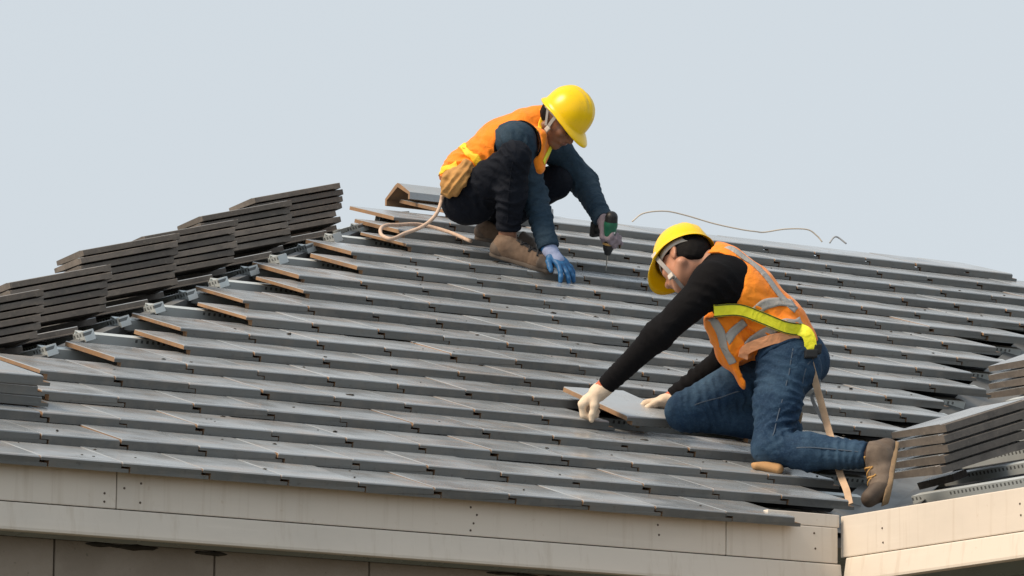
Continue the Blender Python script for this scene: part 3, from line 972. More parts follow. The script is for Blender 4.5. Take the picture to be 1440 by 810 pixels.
def hand_prims(w, fwd, palm, side, curl, spread=0.10, thumb=(0.6, 0.3), s=1.0, fat=1.0):
    """w = wrist, fwd = along the hand, palm = out of the palm, side = +1/-1 which side the thumb leaves (fwd x palm)"""
    w, f_, p_ = np.array(w, float), _n(fwd), np.array(palm, float)
    p_ = _n(p_ - f_ * (p_ @ f_))
    t_ = np.cross(f_, p_) * side                      # towards the thumb
    pr, fing = [], []
    kn = []
    for i, (o, ln) in enumerate(((0.030, 0.088), (0.010, 0.092), (-0.010, 0.087), (-0.029, 0.078))):
        k0 = w + f_ * 0.016 * s + t_ * o * 0.6 * s
        k1 = w + f_ * ln * s + t_ * o * s - p_ * 0.004 * s
        pr.append(('c', k0, k1, 0.0165 * s * fat, 0.0125 * s * fat))
        kn.append(k1)
    pr.append(('c', w - f_ * 0.02 * s, w + f_ * 0.02 * s, 0.026 * s * fat, 0.027 * s * fat, t_, 1.2))
    pr.append(('c', w + f_ * 0.03 * s + t_ * 0.02 * s + p_ * 0.010 * s, w + f_ * 0.055 * s + t_ * 0.024 * s + p_ * 0.010 * s, 0.016 * s, 0.013 * s))
    lens = ((0.040, 0.026, 0.022), (0.044, 0.029, 0.023), (0.041, 0.027, 0.022), (0.032, 0.021, 0.019))
    for i in range(4):
        d = _n(f_ + t_ * spread * (1.5 - i))
        up = _n(p_ - d * (p_ @ d))
        pos = kn[i]
        ang = 0.0
        for j, ln in enumerate(lens[i]):
            ang += curl[i][j] if not np.isscalar(curl[i]) else curl[i] * (1.0, 1.15, 0.7)[j]
            dd = d * math.cos(ang) + up * math.sin(ang)
            nx = pos + dd * ln * s
            pr.append(('c', pos, nx, (0.0108, 0.0099, 0.0092)[j] * s * fat, (0.0100, 0.0093, 0.0082)[j] * s * fat))
            pos = nx
        fing.append(pos)
    tb = w + f_ * 0.030 * s + t_ * 0.026 * s + p_ * 0.006 * s
    d1 = _n(f_ * 0.62 + t_ * thumb[0] + p_ * thumb[1])
    d2 = _n(f_ * 0.85 + t_ * thumb[0] * 0.5 + p_ * thumb[1] * 1.3)
    m1 = tb + d1 * 0.036 * s; m2 = m1 + d2 * 0.030 * s; m3 = m2 + d2 * 0.022 * s
    pr += [('c', tb, m1, 0.0150 * s * fat, 0.0118 * s * fat), ('c', m1, m2, 0.0115 * s * fat, 0.0102 * s * fat), ('c', m2, m3, 0.0102 * s * fat, 0.0085 * s * fat)]
    return pr

def shoe(name, heel, ball, toe, ankle, upn, mats, parent, high=0.0, s=1.0, laces=True, lace_mat='lace_black', shaft=None, folds=True):
    """upper, sole and laces; heel/ball/toe lie on the sole's line, upn points out of the sole"""
    heel, ball, toe, ankle, upn = map(lambda v: np.array(v, float), (heel, ball, toe, ankle, upn))
    f_ = _n(ball - heel)
    upn = _n(upn - f_ * (upn @ f_))
    sd = np.cross(f_, upn)
    h = lambda q, z: q + upn * z
    r0 = 0.036 * s
    pr = [('c', h(heel, 0.046), h(heel + f_ * 0.05, 0.050), 0.036 * s, 0.038 * s),
          ('c', h(heel, 0.030), h(ball, 0.030), 0.034 * s, 0.036 * s, sd, 1.15),
          ('c', h(ball, 0.030), h(toe, 0.026), 0.036 * s, 0.027 * s, sd, 1.25),
          ('c', h(heel + f_ * 0.04, 0.075), h(ball - f_ * 0.02, 0.045), 0.036 * s, 0.032 * s),
          ('c', h(heel + f_ * 0.025, 0.06), ankle, 0.040 * s, 0.043 * s)]
    if shaft is not None: pr.append(('c', ankle, shaft, 0.043 * s, 0.047 * s))
    cuts = [('p', h(heel, 0.012), -upn)]
    if shaft is not None: cuts.append(('p', shaft, _n(np.array(shaft) - ankle)))
    else: cuts += [('p', h(ankle, 0.012), _n(ankle - heel - f_ * 0.03) + f_ * 0.15)]
    up = solid(name, pr, cuts, 0.004, 0.025, 0.005, 2, mat=mats[0], parent=parent, wob=[(0.0016, 40)],
               folds=[(h(ball, 0.05), f_, 0.06, 0.002, 45)] if folds else ())
    so = solid('sole', [('c', h(heel, 0.006), h(heel + f_ * 0.05, 0.006), 0.038 * s, 0.036 * s), ('c', h(heel + f_ * 0.05, 0.006), h(ball, 0.006), 0.034 * s, 0.042 * s, sd, 1.08),
                        ('c', h(ball, 0.006), h(toe, 0.008), 0.042 * s, 0.033 * s, sd, 1.05)],
               [('p', h(heel, -0.002), -upn), ('p', h(heel, 0.023), upn)], 0.004, 0.02, 0.004, 1, mat=mats[1], parent=up)
    # heel counter and toe cap, stitched on over the upper
    g_ = lambda q, e: tuple(list(q[:3]) + [q[3] + e, q[4] + e] + list(q[5:]))
    solid('heel_counter', [g_(q, 0.0018) for q in (pr[0], pr[1])], cuts[:1] + [('p', h(heel + f_ * 0.020, 0.05), f_ + upn * 0.25), ('p', h(heel, 0.066), upn)], 0.004, 0.025, 0.004, 2, mat=mats[2], parent=up)
    solid('toe_cap', [g_(q, 0.0018) for q in (pr[1], pr[2])], cuts[:1] + [('p', h(ball + (toe - ball) * 0.15, 0.03), -f_)], 0.004, 0.025, 0.004, 2, mat=mats[2], parent=up)
    if laces:
        tr = bvh(up)
        tg = [np.array(tr.find_nearest(Vector(h(heel + (ball - heel) * (0.42 + 0.12 * i), 0.13 - 0.014 * i)))[0]) for i in range(6)]
        ribbon('tongue', tg, 0.040 * s, tr, M['lace_black'] if lace_mat == 'lace_black' else M['sole_dark'], up, 0.002, 4, 0.002, 5)
        for i in range(5):
            q = h(heel + (ball - heel) * (0.50 + 0.11 * i), 0.11 - 0.012 * i)
            sk = f_ * 0.012 * (1 if i % 2 else -1)
            path = [q + sd * 0.034 * s - sk, q + upn * 0.01, q - sd * 0.034 * s + sk]
            pts = []
            for w_ in path:
                co, nr, _, _ = tr.find_nearest(Vector(w_)); pts.append(np.array(co) + np.array(nr) * 0.003)
            obj('lace', tube_mesh('lace', pts, 0.0042, 6, 5), M[lace_mat], up)
    return up

# ------------------------------------------------------------------ loose tile stacks
ORD = ['topmost', 'second from top', 'third from top', 'fourth from top', 'fifth from top', 'sixth from top', 'seventh from top']
def stack(p, tilt, spin, n, where, group, dz=0.0300, seed=0, mats=TILE_S, shrink=1.0, side=None):
    """n loose tiles on top of each other; p = lower near corner on the uphill side, tiles lie across the slope"""
    r = random.Random(seed)
    u = Vector((math.cos(spin), math.sin(spin), 0))            # uphill
    v = Vector((-math.sin(spin), math.cos(spin), 0))           # away from the camera
    up = u * math.cos(tilt) + Vector((0, 0, 1)) * math.sin(tilt)
    nn = -u * math.sin(tilt) + Vector((0, 0, 1)) * math.cos(tilt)
    p = Vector(p)
    for i in range(n):
        o = bpy.data.objects.new('loose_tile', mats[r.randrange(6)])
        COL.objects.link(o)
        # tile local x = across (away, v), y = along its length, nose uphill
        q = p + nn * (dz * i + 0.036) + up * r.uniform(-0.014, 0.014) + v * r.uniform(-0.008, 0.008) + up * 0.010 * i
        Rm = Matrix((v, -up, nn)).transposed().to_4x4()
        if Rm.determinant() < 0: Rm = Matrix((v, -up, -nn)).transposed().to_4x4()
        Rm = Matrix((-v, -up, nn)).transposed().to_4x4()
        Rm.translation = q + v * 0.33
        o.matrix_world = Rm @ Matrix.Rotation(r.uniform(-0.015, 0.015), 4, 'Z')
        k = n - 1 - i
        tag(o, f'weathered roof tile, {ORD[k] if k < n - 1 else "the bottom one"} in {where}', 'roof tile', group)

HS = [(1.30, 7), (1.91, 6), (2.50, 6), (3.11, 7), (3.70, 6), (4.28, 6), (4.85, 6)]
HW = ['', 'lowest hip stack at left edge', 'second hip stack from the left edge', 'third hip stack from the left edge', 'fourth hip stack from the left edge',
      'fifth hip stack, next to highest', 'highest hip stack nearest the ridge']
for i, (t, n) in enumerate(HS):
    if i == 0: continue
    stack((HIP_X + t, t + 0.01, t * tp - 0.042), math.radians(14.0), math.radians(-8), n, HW[i], 'roof tiles stacked along the hip', seed=20 + i)
stack((5.90 + 0.40, 0.36, 0.385 - 0.0), math.radians(18), math.radians(2), 5, 'the wing stack behind the boot', 'roof tiles stacked on the wing', dz=0.0365, seed=41, mats=TILE_W)
stack((8.30, 2.42, 1.10), math.radians(20), math.radians(2), 4, 'the stack at the right edge above the boot', 'roof tiles stacked on the wing', dz=0.0365, seed=43, mats=TILE_W)
# three tiles on the third course at the left edge
for i in range(3):
    o = bpy.data.objects.new('loose_tile', TILE[i]); COL.objects.link(o)
    o.matrix_world = MAIN.frame(2.02 + (0.012, -0.01, 0.004)[i], 2 * GAUGE + 0.115 - 0.006 * i, 0.026 + 0.037 * i, TILT + 0.01, 0.02 * (i - 1))
    tag(o, f'grey roof tile, {["bottom", "middle", "top"][i]} of three piled on lower courses at left edge', 'roof tile', 'three spare tiles on the lower courses')
# tile being set by the kneeling worker
o = bpy.data.objects.new('loose_tile', TILE[2]); COL.objects.link(o)
o.matrix_world = MAIN.frame(5.02, 4 * GAUGE - 0.045, 0.036, TILT + 0.115, 0.10)
tag(o, 'clean bluish-grey roof tile held in the white-gloved hands of the kneeling worker', 'roof tile')

# ------------------------------------------------------------------ kneeling worker, right of the picture
RZ = math.radians(-31.59)
def put(d):
    return {k: np.array(v, float) for k, v in d.items()}
P2 = (5.343, 0.734, 0.285)
J = put(dict(l_knee=(.020, -.011, .062), l_ankle=(.386, -.137, .024), l_hip=(.083, .115, .406), r_hip=(.122, .290, .454), r_knee=(-.285, .263, .236),
    r_ankle=(.106, .353, .184), pelvis=(.100, .205, .447), waist=(.052, .190, .548), chest=(-.080, .173, .668), upper=(-.150, .165, .742), neck=(-.195, .165, .785),
    l_sh=(-.190, .020, .690), l_el=(-.400, .000, .488), l_wr=(-.592, .165, .318), r_sh=(-.130, .325, .745), r_el=(-.110, .500, .490), r_wr=(-.322, .532, .328)))
hb = _n((-0.655, 0.455, -0.60)); ha = _n((-0.49, 0.34, 0.80)); hl = np.cross(ha, hb)
ha = _n(ha * math.cos(0.42) - hl * math.sin(0.42)); hl = np.cross(ha, hb)
HC = np.array((-.293, .195, .800))
LAT2 = _n(J['r_sh'] - J['l_sh'])
man = empty('person', P2, RZ)
tag(man, 'kneeling roofer in yellow hard hat, black long sleeves, orange vest and blue jeans', 'person', 'roofers at work')
hp, hc = head_prims(HC, ha, hb)
body = [('c', J['neck'], HC - ha * 0.02 - hb * 0.02, 0.054, 0.052), ('c', J['upper'], J['neck'], 0.07, 0.056),
        ('c', J['pelvis'], J['waist'], 0.085, 0.082, LAT2, 1.35), ('c', J['waist'], J['chest'], 0.082, 0.10, LAT2, 1.35), ('c', J['chest'], J['upper'], 0.10, 0.08, LAT2, 1.5),
        ('c', J['l_hip'], J['l_knee'], 0.075, 0.05), ('c', J['l_knee'], J['l_ankle'], 0.048, 0.035), ('c', J['r_hip'], J['r_knee'], 0.075, 0.05), ('c', J['r_knee'], J['r_ankle'], 0.048, 0.035),
        ('c', J['l_sh'], J['l_el'], 0.045, 0.036), ('c', J['l_el'], J['l_wr'], 0.036, 0.026), ('c', J['r_sh'], J['r_el'], 0.045, 0.036), ('c', J['r_el'], J['r_wr'], 0.036, 0.026),
        ('c', J['l_wr'], J['l_wr'] + np.array((-.03, .03, -.03)), 0.025, 0.02), ('c', J['r_wr'], J['r_wr'] + np.array((-.04, .005, -.01)), 0.025, 0.02)]
solid('body', body + hp, hc, 0.0045, 0.014, 0.006, 1, mat=M['skin'], parent=man)
head_bits(HC, ha, hb, man, 'hair')
# trousers
tr_ = [('c', J['l_hip'] + (0, .02, .0), J['r_hip'] + (0, -.02, 0), 0.108, 0.108), ('c', J['pelvis'], J['waist'] + (.01, 0, -.03), 0.104, 0.098, LAT2, 1.32),
       ('c', J['l_hip'] + (.045, .0, -.02), J['l_hip'] + (.03, .03, -.03), 0.095, 0.095), ('c', J['r_hip'] + (.045, 0, -.02), J['r_hip'] + (.03, -.02, -.03), 0.095, 0.095),
       ('c', J['l_hip'], (J['l_hip'] + J['l_knee']) / 2, 0.108, 0.088), ('c', (J['l_hip'] + J['l_knee']) / 2, J['l_knee'], 0.088, 0.068),
       ('c', J['l_knee'], J['l_knee'] * 0.6 + J['l_ankle'] * 0.4, 0.067, 0.068), ('c', J['l_knee'] * 0.6 + J['l_ankle'] * 0.4, J['l_ankle'], 0.068, 0.051),
       ('c', J['r_hip'], J['r_knee'], 0.110, 0.078), ('c', J['r_knee'], J['r_ankle'], 0.072, 0.055)]
shin = _n(J['l_ankle'] - J['l_knee'])
tro = solid('trousers', tr_, [('h', J['l_ankle'] - shin * 0.012, shin, 0.12), ('h', J['waist'] + (.02, 0, -.005), _n(J['waist'] - J['pelvis']), .22)], 0.0055, 0.03, 0.006, 1, mat=M['jeans'], parent=man,
      wob=[(0.0036, 8), (0.0014, 24)],
      folds=[(J['l_knee'] + (.06, .02, .06), (.5, 0, -.9), 0.10, 0.010, 30), (J['l_knee'] + (.02, -.03, .02), (.8, 0, .5), 0.08, 0.006, 36), ((.33, -.12, .03), shin, 0.10, 0.006, 34),
             (J['l_hip'] + (-.05, -.02, -.06), (.4, 0, .9), 0.12, 0.008, 26), (J['r_knee'] + (.05, -.05, .02), (.9, 0, .3), 0.10, 0.009, 30), (J['r_hip'] + (-.15, -.05, -.1), (.9, 0, .4), 0.12, 0.008, 24),
             ((.10, .03, .25), (.2, 0, 1), 0.14, 0.005, 24), ((.18, -.06, .04), (.9, 0, .2), .12, .005, 24)])
tt = bvh(tro)
ribbon('seam', [(.110, .0, .45), (.082, .02, .33), (.052, -.04, .20), (.028, -.08, .10)], 0.004, tt, M['seam'], tro, 0.0015, 10, 0.002, 3)
ribbon('seam', [(.10, -.14, .055), (.2, -.16, .05), (.36, -.18, .03)], 0.004, tt, M['seam'], tro, 0.0015, 10, 0.002, 3)
ribbon('seam', [(-.26, .16, .25), (-.17, .17, .275), (-.08, .16, .30)], 0.004, tt, M['seam'], tro, 0.0015, 10, 0.002, 3)
wax = _n(J['waist'] - J['pelvis'])
ribbon('waistband', [(.17, .10, .50), (.12, .06, .49), (.06, .03, .475), (.0, .04, .445), (-.05, .08, .41)], 0.034, tt, M['jeans'], tro, 0.004, 8, 0.004, 4)
ribbon('pocket', [(.175, .12, .38), (.15, .06, .40), (.13, .03, .30), (.17, .08, .27)], 0.005, tt, M['seam'], tro, 0.0015, 8, 0.002, 3)
# black long-sleeved shirt
sh_ = [('c', J['waist'], J['chest'], 0.100, 0.118, LAT2, 1.38), ('c', J['chest'], J['upper'], 0.116, 0.092, LAT2, 1.55), ('c', J['upper'], J['neck'] + (.02, 0, .0), 0.088, 0.064),
       ('c', J['l_sh'] + (.045, .06, .02), J['l_sh'], 0.098, 0.086), ('c', J['l_sh'], J['l_el'], 0.074, 0.052), ('c', J['l_el'], J['l_wr'], 0.051, 0.037),
       ('c', J['r_sh'] + (.02, -.05, .0), J['r_sh'], 0.09, 0.076), ('c', J['r_sh'], J['r_el'], 0.075, 0.054), ('c', J['r_el'], J['r_wr'], 0.053, 0.040)]
fl = _n(J['l_wr'] - J['l_el']); fr_ = _n(J['r_wr'] - J['r_el'])
shirt = solid('shirt', sh_, [('h', J['l_wr'] - fl * 0.002, fl, .09), ('h', J['r_wr'] + fr_ * 0.006, fr_, .09), ('c', J['neck'] + (-.02, 0, .02), J['neck'] + (-.06, 0, .07), 0.060, 0.08)], 0.0055, 0.035, 0.006, 1,
      mat=M['black_knit'], parent=man, wob=[(0.0025, 9), (0.0008, 26)],
      folds=[(J['l_el'], fl, 0.10, 0.003, 26), (J['l_wr'] - fl * .06, fl, 0.08, 0.003, 40), (J['l_sh'] + (.03, -.04, -.06), (.6, 0, .8), 0.10, 0.005, 22), (J['r_wr'] - fr_ * .08, fr_, 0.10, 0.006, 30), (J['r_el'], fr_, .1, .006, 26)])
# orange vest, loose and hanging at the front
ve_ = [('c', J['pelvis'] + (-.01, -.005, .035), J['waist'], 0.122, 0.118, LAT2, 1.34), ('c', J['waist'], J['chest'], 0.120, 0.134, LAT2, 1.34), ('c', J['chest'], J['upper'] + (.005, 0, .01), 0.132, 0.108, LAT2, 1.42),
       ('c', J['upper'], J['neck'] + (.02, 0, .008), 0.098, 0.078),
       ('c', (-.140, .125, .560), (-.100, .145, .450), 0.085, 0.072, LAT2, 1.2), ('c', (-.110, .130, .470), (-.068, .140, .345), 0.062, 0.024, LAT2, 1.5), ('c', (-.09, .12, .43), (-.062, .115, .325), 0.045, 0.022)]
vest = solid('vest', ve_, [('c', J['l_sh'] + (-.035, -.16, -.005), J['l_sh'] + (-.015, .035, .0), 0.145, 0.128), ('c', J['r_sh'] + (-.03, .16, 0), J['r_sh'] + (-.02, -.03, 0), 0.14, 0.12),
                          ('c', J['neck'] + (-.03, 0, .02), J['neck'] + (-.14, 0.02, .03), 0.078, 0.13), ('h', J['waist'] + (.075, 0, -.072), _n((.30, 0.0, -.90)), .26),
                          ('c', (.03, .0, .33), (.0, .3, .30), 0.085, 0.085)], 0.0055, 0.03, 0.006, 1, mat=M['orange'], parent=man,
      wob=[(0.0040, 9), (0.002, 22)], folds=[((-.10, .05, .46), (.8, 0, .6), 0.13, 0.009, 22), ((.06, .06, .53), (.3, 0, 1), 0.11, 0.008, 26), ((-.06, .05, .40), (.9, 0, .3), 0.10, 0.008, 24)])
vt = bvh(vest)
ribbon('reflective_stripe', [(-.175, .13, .86), (-.12, .095, .81), (-.035, .085, .745), (.035, .080, .665), (.104, .105, .585)], 0.042, vt, M['silver'], vest)
ribbon('reflective_stripe', [(-.055, .037, .580), (.014, .03, .617), (.099, .112, .612)], 0.042, vt, M['silver'], vest, 0.0045)
ribbon('reflective_stripe', [(-.059, .056, .458), (.002, .048, .509), (.068, .044, .533), (.12, .103, .545)], 0.042, vt, M['silver'], vest)
ribbon('reflective_stripe', [(-.205, .036, .575), (-.167, .045, .523), (-.139, .057, .45), (-.117, .066, .392)], 0.035, vt, M['silver'], vest)
ribbon('reflective_stripe', [(-.071, .04, .556), (-.118, .048, .508), (-.15, .057, .45)], 0.035, vt, M['silver'], vest, 0.0045)
LH = []
for q in [(-.075, .03, .400), (-.045, .02, .432), (.004, .01, .466), (.069, .01, .490), (.130, .05, .505)]:
    co, nr, _, _ = vt.find_nearest(Vector(q)); LH.append(tuple(co + nr * 0.009))
free_strap('lining_hem', LH, 0.038, (-.25, -.30, .9), 0.004, M['peach'], vest)
# yellow harness sash, buckle, strap
def bvh2(*os):
    V, Fc = [], []
    for o_ in os:
        b_ = len(V)
        V += [v.co.copy() for v in o_.data.vertices]; Fc += [tuple(b_ + i for i in q.vertices) for q in o_.data.polygons]
    return BVHTree.FromPolygons(V, Fc)
vs2 = bvh2(vest, shirt)
def on_cloth(tree, pts, lift):
    out = []
    for q in pts:
        co, nr, _, _ = tree.find_nearest(Vector(q))
        out.append(tuple(co + nr * lift))
    return out
SP = [(-.185, -.02, .572), (-.10, -.04, .566), (.0, -.03, .556), (.090, .0, .536), (.160, .05, .512)]
sash = free_strap('harness', on_cloth(vs2, SP, 0.014), 0.046, (.10, -.16, 1), 0.004, M['harness'], man)
for o_ in (-0.0205, 0.0205):
    pe = [tuple(np.array(q) + _n((.10, -.16, 1)) * o_ + np.array((0, -.0022, 0))) for q in on_cloth(vs2, SP, 0.014)]
    free_strap('webbing_edge', pe, 0.0035, (.10, -.16, 1), 0.003, M['black_plastic'], sash)
free_strap('harness_flap', [(.130, .046, .524), (.158, .034, .508), (.172, .034, .478), (.174, .042, .434)], 0.046, (.9, -.2, .5), 0.006, M['harness'], sash)
obj('buckle', box_mesh('buckle', (.150, .010, .408), (.05, .012, .004), (-.006, .028, 0), (0.004, 0, .034), 0.006), M['black_plastic'], sash)
obj('buckle', box_mesh('buckle', (.186, .028, .425), (.03, .012, .004), (-.006, .028, 0), (0.004, 0, .040), 0.006), M['black_plastic'], sash)
# gloves
gl = hand_prims(J['l_wr'] + fl * 0.022, (-.72, .30, -.52), (.42, .30, -.80), 1, [(1.0, 1.15, .6), (1.0, 1.2, .6), (1.05, 1.2, .6), (1.1, 1.2, .6)], 0.05, (.55, .55), 1.0, 1.28)
glove = solid('glove', gl, (), 0.0032, 0.008, 0.004, 1, mat=M['glove_white'], parent=man, wob=[(0.0016, 45)])
solid('cuff', [('c', J['l_wr'] - fl * 0.012, J['l_wr'] + fl * 0.020, 0.0335, 0.0335)], (), 0.004, 0.01, 0.004, 1, mat=M['cuff_red'], parent=glove, wob=[(.001, 60)])
gl = hand_prims(J['r_wr'] + fr_ * 0.024, (-.95, .05, -.28), (-.1, -.25, -.95), 1, [(.35, .6, .4), (.35, .6, .4), (.4, .6, .4), (.45, .6, .4)], 0.06, (.55, .25), 1.0, 1.2)
glove = solid('glove', gl, (), 0.0032, 0.008, 0.004, 1, mat=M['glove_white'], parent=man, wob=[(0.0016, 45)])
solid('cuff', [('c', J['r_wr'] - fr_ * 0.006, J['r_wr'] + fr_ * 0.020, 0.0345, 0.0335)], (), 0.004, 0.01, 0.004, 1, mat=M['cuff_red'], parent=glove, wob=[(.001, 60)])
# boots
shoe('boot', (.486, -.106, .040), (.457, -.185, -.108), (.402, -.215, -.150), (.410, -.135, .022), (-.90, -.15, -.10), (M['leather'], M['sole'], M['leather_dark']), man, s=1.10, lace_mat='lace_tan', shaft=(.375, -.128, .026))
shoe('boot', (.155, .360, .215), (.130, .355, .100), (.105, .350, .075), (.110, .353, .180), (-.9, 0, -.1), (M['leather'], M['sole'], M['leather_dark']), man, s=0.95, lace_mat='lace_tan', shaft=(.085, .35, .185), laces=False)
# hat and chin strap
RC = HC + ha * 0.030
hat, HM = hard_hat(RC, ha, hb, man)
Q = lambda x, y, z: tuple(HC + hb * x + hl * y + ha * z)
free_strap('chin_strap', [Q(.062, .088, .050), Q(.055, .088, .01), Q(.042, .076, -.05), Q(.035, .052, -.10)], 0.016, tuple(hb), 0.003, M['strap_grey'], hat)
free_strap('chin_strap', [Q(.035, .052, -.10), Q(.042, .0, -.122), Q(.035, -.052, -.10)], 0.014, tuple(hb), 0.003, M['strap_grey'], hat)
obj('strap_buckle', box_mesh('strap_buckle', Vector(Q(.030, .060, -.100)), Vector(hb) * 0.024, Vector(hl) * 0.010, Vector(ha) * 0.026, 0.004), M['band'], hat)
obj('strap_buckle', box_mesh('strap_buckle', Vector(Q(.050, .086, .036)), Vector(hb) * 0.026, Vector(hl) * 0.008, Vector(ha) * 0.020, 0.003), M['band'], hat)

# lanyard hanging from the harness down to the valley
MW2 = Matrix.Translation(P2) @ Matrix.Rotation(RZ, 4, 'Z')
lan = empty('safety_lanyard', P2, RZ)
tag(lan, 'tan webbing lanyard hanging from the yellow harness down past the blue jeans', 'lanyard')
free_strap('webbing', [(.168, .044, .420), (.199, .070, .308), (.229, .085, .205), (.243, .075, .150), (.262, -.01, .055), (.276, -.075, -.033), (.297, -.150, -.109), (.305, -.21, -.168)], 0.026, (.9, -.3, .3), 0.007, M['webbing'], lan)
free_strap('strap', [(.190, .10, .42), (.210, .12, .316), (.185, .12, .275), (.214, .11, .208), (.243, .085, .155)], 0.014, (.8, -.3, .4), 0.005, M['cable_grey'], lan)
pad = solid('kneeling_pad', [('c', (-.030, -.035, .000), (.045, -.042, -.016), 0.022, 0.024, (0, 1, .3), 1.9)], [('p', (0, -.05, .010), (-.1, -.1, 1))], 0.004, 0.01, 0.006, 1, mat=M['pad'], parent=None)
pad.matrix_world = MW2
tag(pad, 'small tan pad squeezed under the left knee of the kneeling worker', 'knee pad')

# ------------------------------------------------------------------ squatting worker, left of the picture
P1 = (6.356, 4.201, 1.629)
J = put(dict(r_heel=(-.066, -.043, .037), r_ankle=(-.020, -.052, .106), r_knee=(.009, -.195, .430), r_hip=(-.205, .051, .275), l_hip=(-.156, .216, .319), l_knee=(.190, .185, .385),
    l_ankle=(-.085, .317, .194), pelvis=(-.190, .130, .312), waist=(-.168, .108, .405), chest=(-.022, .066, .525), upper=(.075, .035, .585), neck=(.135, .015, .618),
    r_sh=(.022, -.105, .518), r_el=(.095, -.022, .290), r_wr=(.163, -.084, .044), l_sh=(.175, .170, .552), l_el=(.318, .265, .400), l_wr=(.405, .100, .202)))
hb = _n((0.58, -0.335, -0.743)); ha = _n((0.647, -0.372, 0.669)); hl = np.cross(ha, hb)
HC = np.array((.212, -.055, .622))
LAT1 = _n(J['r_sh'] - J['l_sh'])
man1 = empty('person', P1, RZ)
tag(man1, 'squatting roofer in yellow hard hat and dark blue work clothes drilling near the ridge', 'person', 'roofers at work')
hp, hc = head_prims(HC, ha, hb)
body = [('c', J['neck'], HC - ha * 0.02 - hb * 0.02, 0.052, 0.050), ('c', J['upper'], J['neck'], 0.065, 0.054),
        ('c', J['pelvis'], J['waist'], 0.08, 0.078, LAT1, 1.35), ('c', J['waist'], J['chest'], 0.078, 0.095, LAT1, 1.35), ('c', J['chest'], J['upper'], 0.095, 0.075, LAT1, 1.5),
        ('c', J['l_hip'], J['l_knee'], 0.07, 0.048), ('c', J['l_knee'], J['l_ankle'], 0.046, 0.034), ('c', J['r_hip'], J['r_knee'], 0.07, 0.048), ('c', J['r_knee'], J['r_ankle'], 0.046, 0.038),
        ('c', J['r_ankle'], J['r_ankle'] + (0, 0, -.02), 0.038, 0.036),
        ('c', J['l_sh'], J['l_el'], 0.042, 0.035), ('c', J['l_el'], J['l_wr'], 0.035, 0.025), ('c', J['r_sh'], J['r_el'], 0.042, 0.035), ('c', J['r_el'], J['r_wr'], 0.035, 0.025),
        ('c', J['l_wr'], J['l_wr'] + np.array((.01, .01, -.03)), 0.024, 0.02), ('c', J['r_wr'], J['r_wr'] + np.array((.02, -.02, -.04)), 0.024, 0.02)]
solid('body', body + hp, hc, 0.0045, 0.014, 0.006, 1, mat=M['skin_dark'], parent=man1)
head_bits(HC, ha, hb, man1, 'hair')
rs = _n(J['r_ankle'] - J['r_knee'])
tr_ = [('c', J['l_hip'] + (-.01, -.02, .008), J['r_hip'] + (-.01, .02, .008), 0.092, 0.096), ('c', J['pelvis'] + (-.02, 0, 0), J['waist'] + (0, 0, -.03), 0.102, 0.098, LAT1, 1.3),
       ('c', J['r_hip'] + (-.01, .02, -.012), J['l_hip'] + (-.005, -.02, .0), 0.088, 0.08), ('c', J['r_hip'] + (.05, .01, -.02), J['r_hip'] + (.03, .05, -.02), .075, .075),
       ('c', J['r_hip'], (J['r_hip'] + J['r_knee']) / 2, 0.094, 0.080), ('c', (J['r_hip'] + J['r_knee']) / 2, J['r_knee'], 0.085, 0.066),
       ('c', J['r_knee'], J['r_knee'] * .55 + J['r_ankle'] * .45, 0.066, 0.066), ('c', J['r_knee'] * .55 + J['r_ankle'] * .45, J['r_ankle'] + (0, 0, .015), 0.066, 0.053),
       ('c', J['l_hip'], J['l_knee'], 0.095, 0.072), ('c', J['l_knee'], J['l_ankle'], 0.070, 0.052)]
tro = solid('trousers', tr_, [('h', J['r_ankle'] - rs * 0.022, rs, .10), ('h', J['waist'] + (-.02, 0.03, .02), _n(J['waist'] - J['pelvis']), .13)], 0.0055, 0.03, 0.006, 1, mat=M['navy'], parent=man1,
      wob=[(0.004, 10), (0.0024, 26)],
      folds=[(J['r_knee'] + (-.03, -.02, -.02), (.7, 0, .7), 0.10, 0.010, 30), ((.0, -.15, .25), rs, 0.16, 0.007, 22), (J['r_ankle'] + (0, -.04, .06), rs, 0.08, 0.007, 34), ((-.12, -.05, .32), (.7, 0, .6), 0.13, 0.007, 22)])
tt = bvh(tro)
ribbon('seam', [(.0, -.25, .40), (-.015, -.22, .30), (-.02, -.16, .20), (-.02, -.11, .14)], 0.005, tt, M['navy'], tro, 0.003, 8, 0.003, 3)
fr_ = _n(J['r_wr'] - J['r_el']); fl = _n(J['l_wr'] - J['l_el'])
sh_ = [('c', J['waist'], J['chest'], 0.096, 0.112, LAT1, 1.36), ('c', J['chest'], J['upper'], 0.112, 0.088, LAT1, 1.5), ('c', J['upper'], J['neck'] + (-.01, 0, .005), 0.085, 0.066),
       ('c', J['r_sh'] + (-.02, .05, .01), J['r_sh'], 0.088, 0.078), ('c', J['r_sh'], J['r_el'], 0.074, 0.058), ('c', J['r_el'], J['r_wr'], 0.058, 0.047),
       ('c', J['l_sh'] + (-.03, -.04, 0), J['l_sh'], 0.084, 0.074), ('c', J['l_sh'], J['l_el'], 0.072, 0.060), ('c', J['l_el'], J['l_wr'], 0.060, 0.044)]
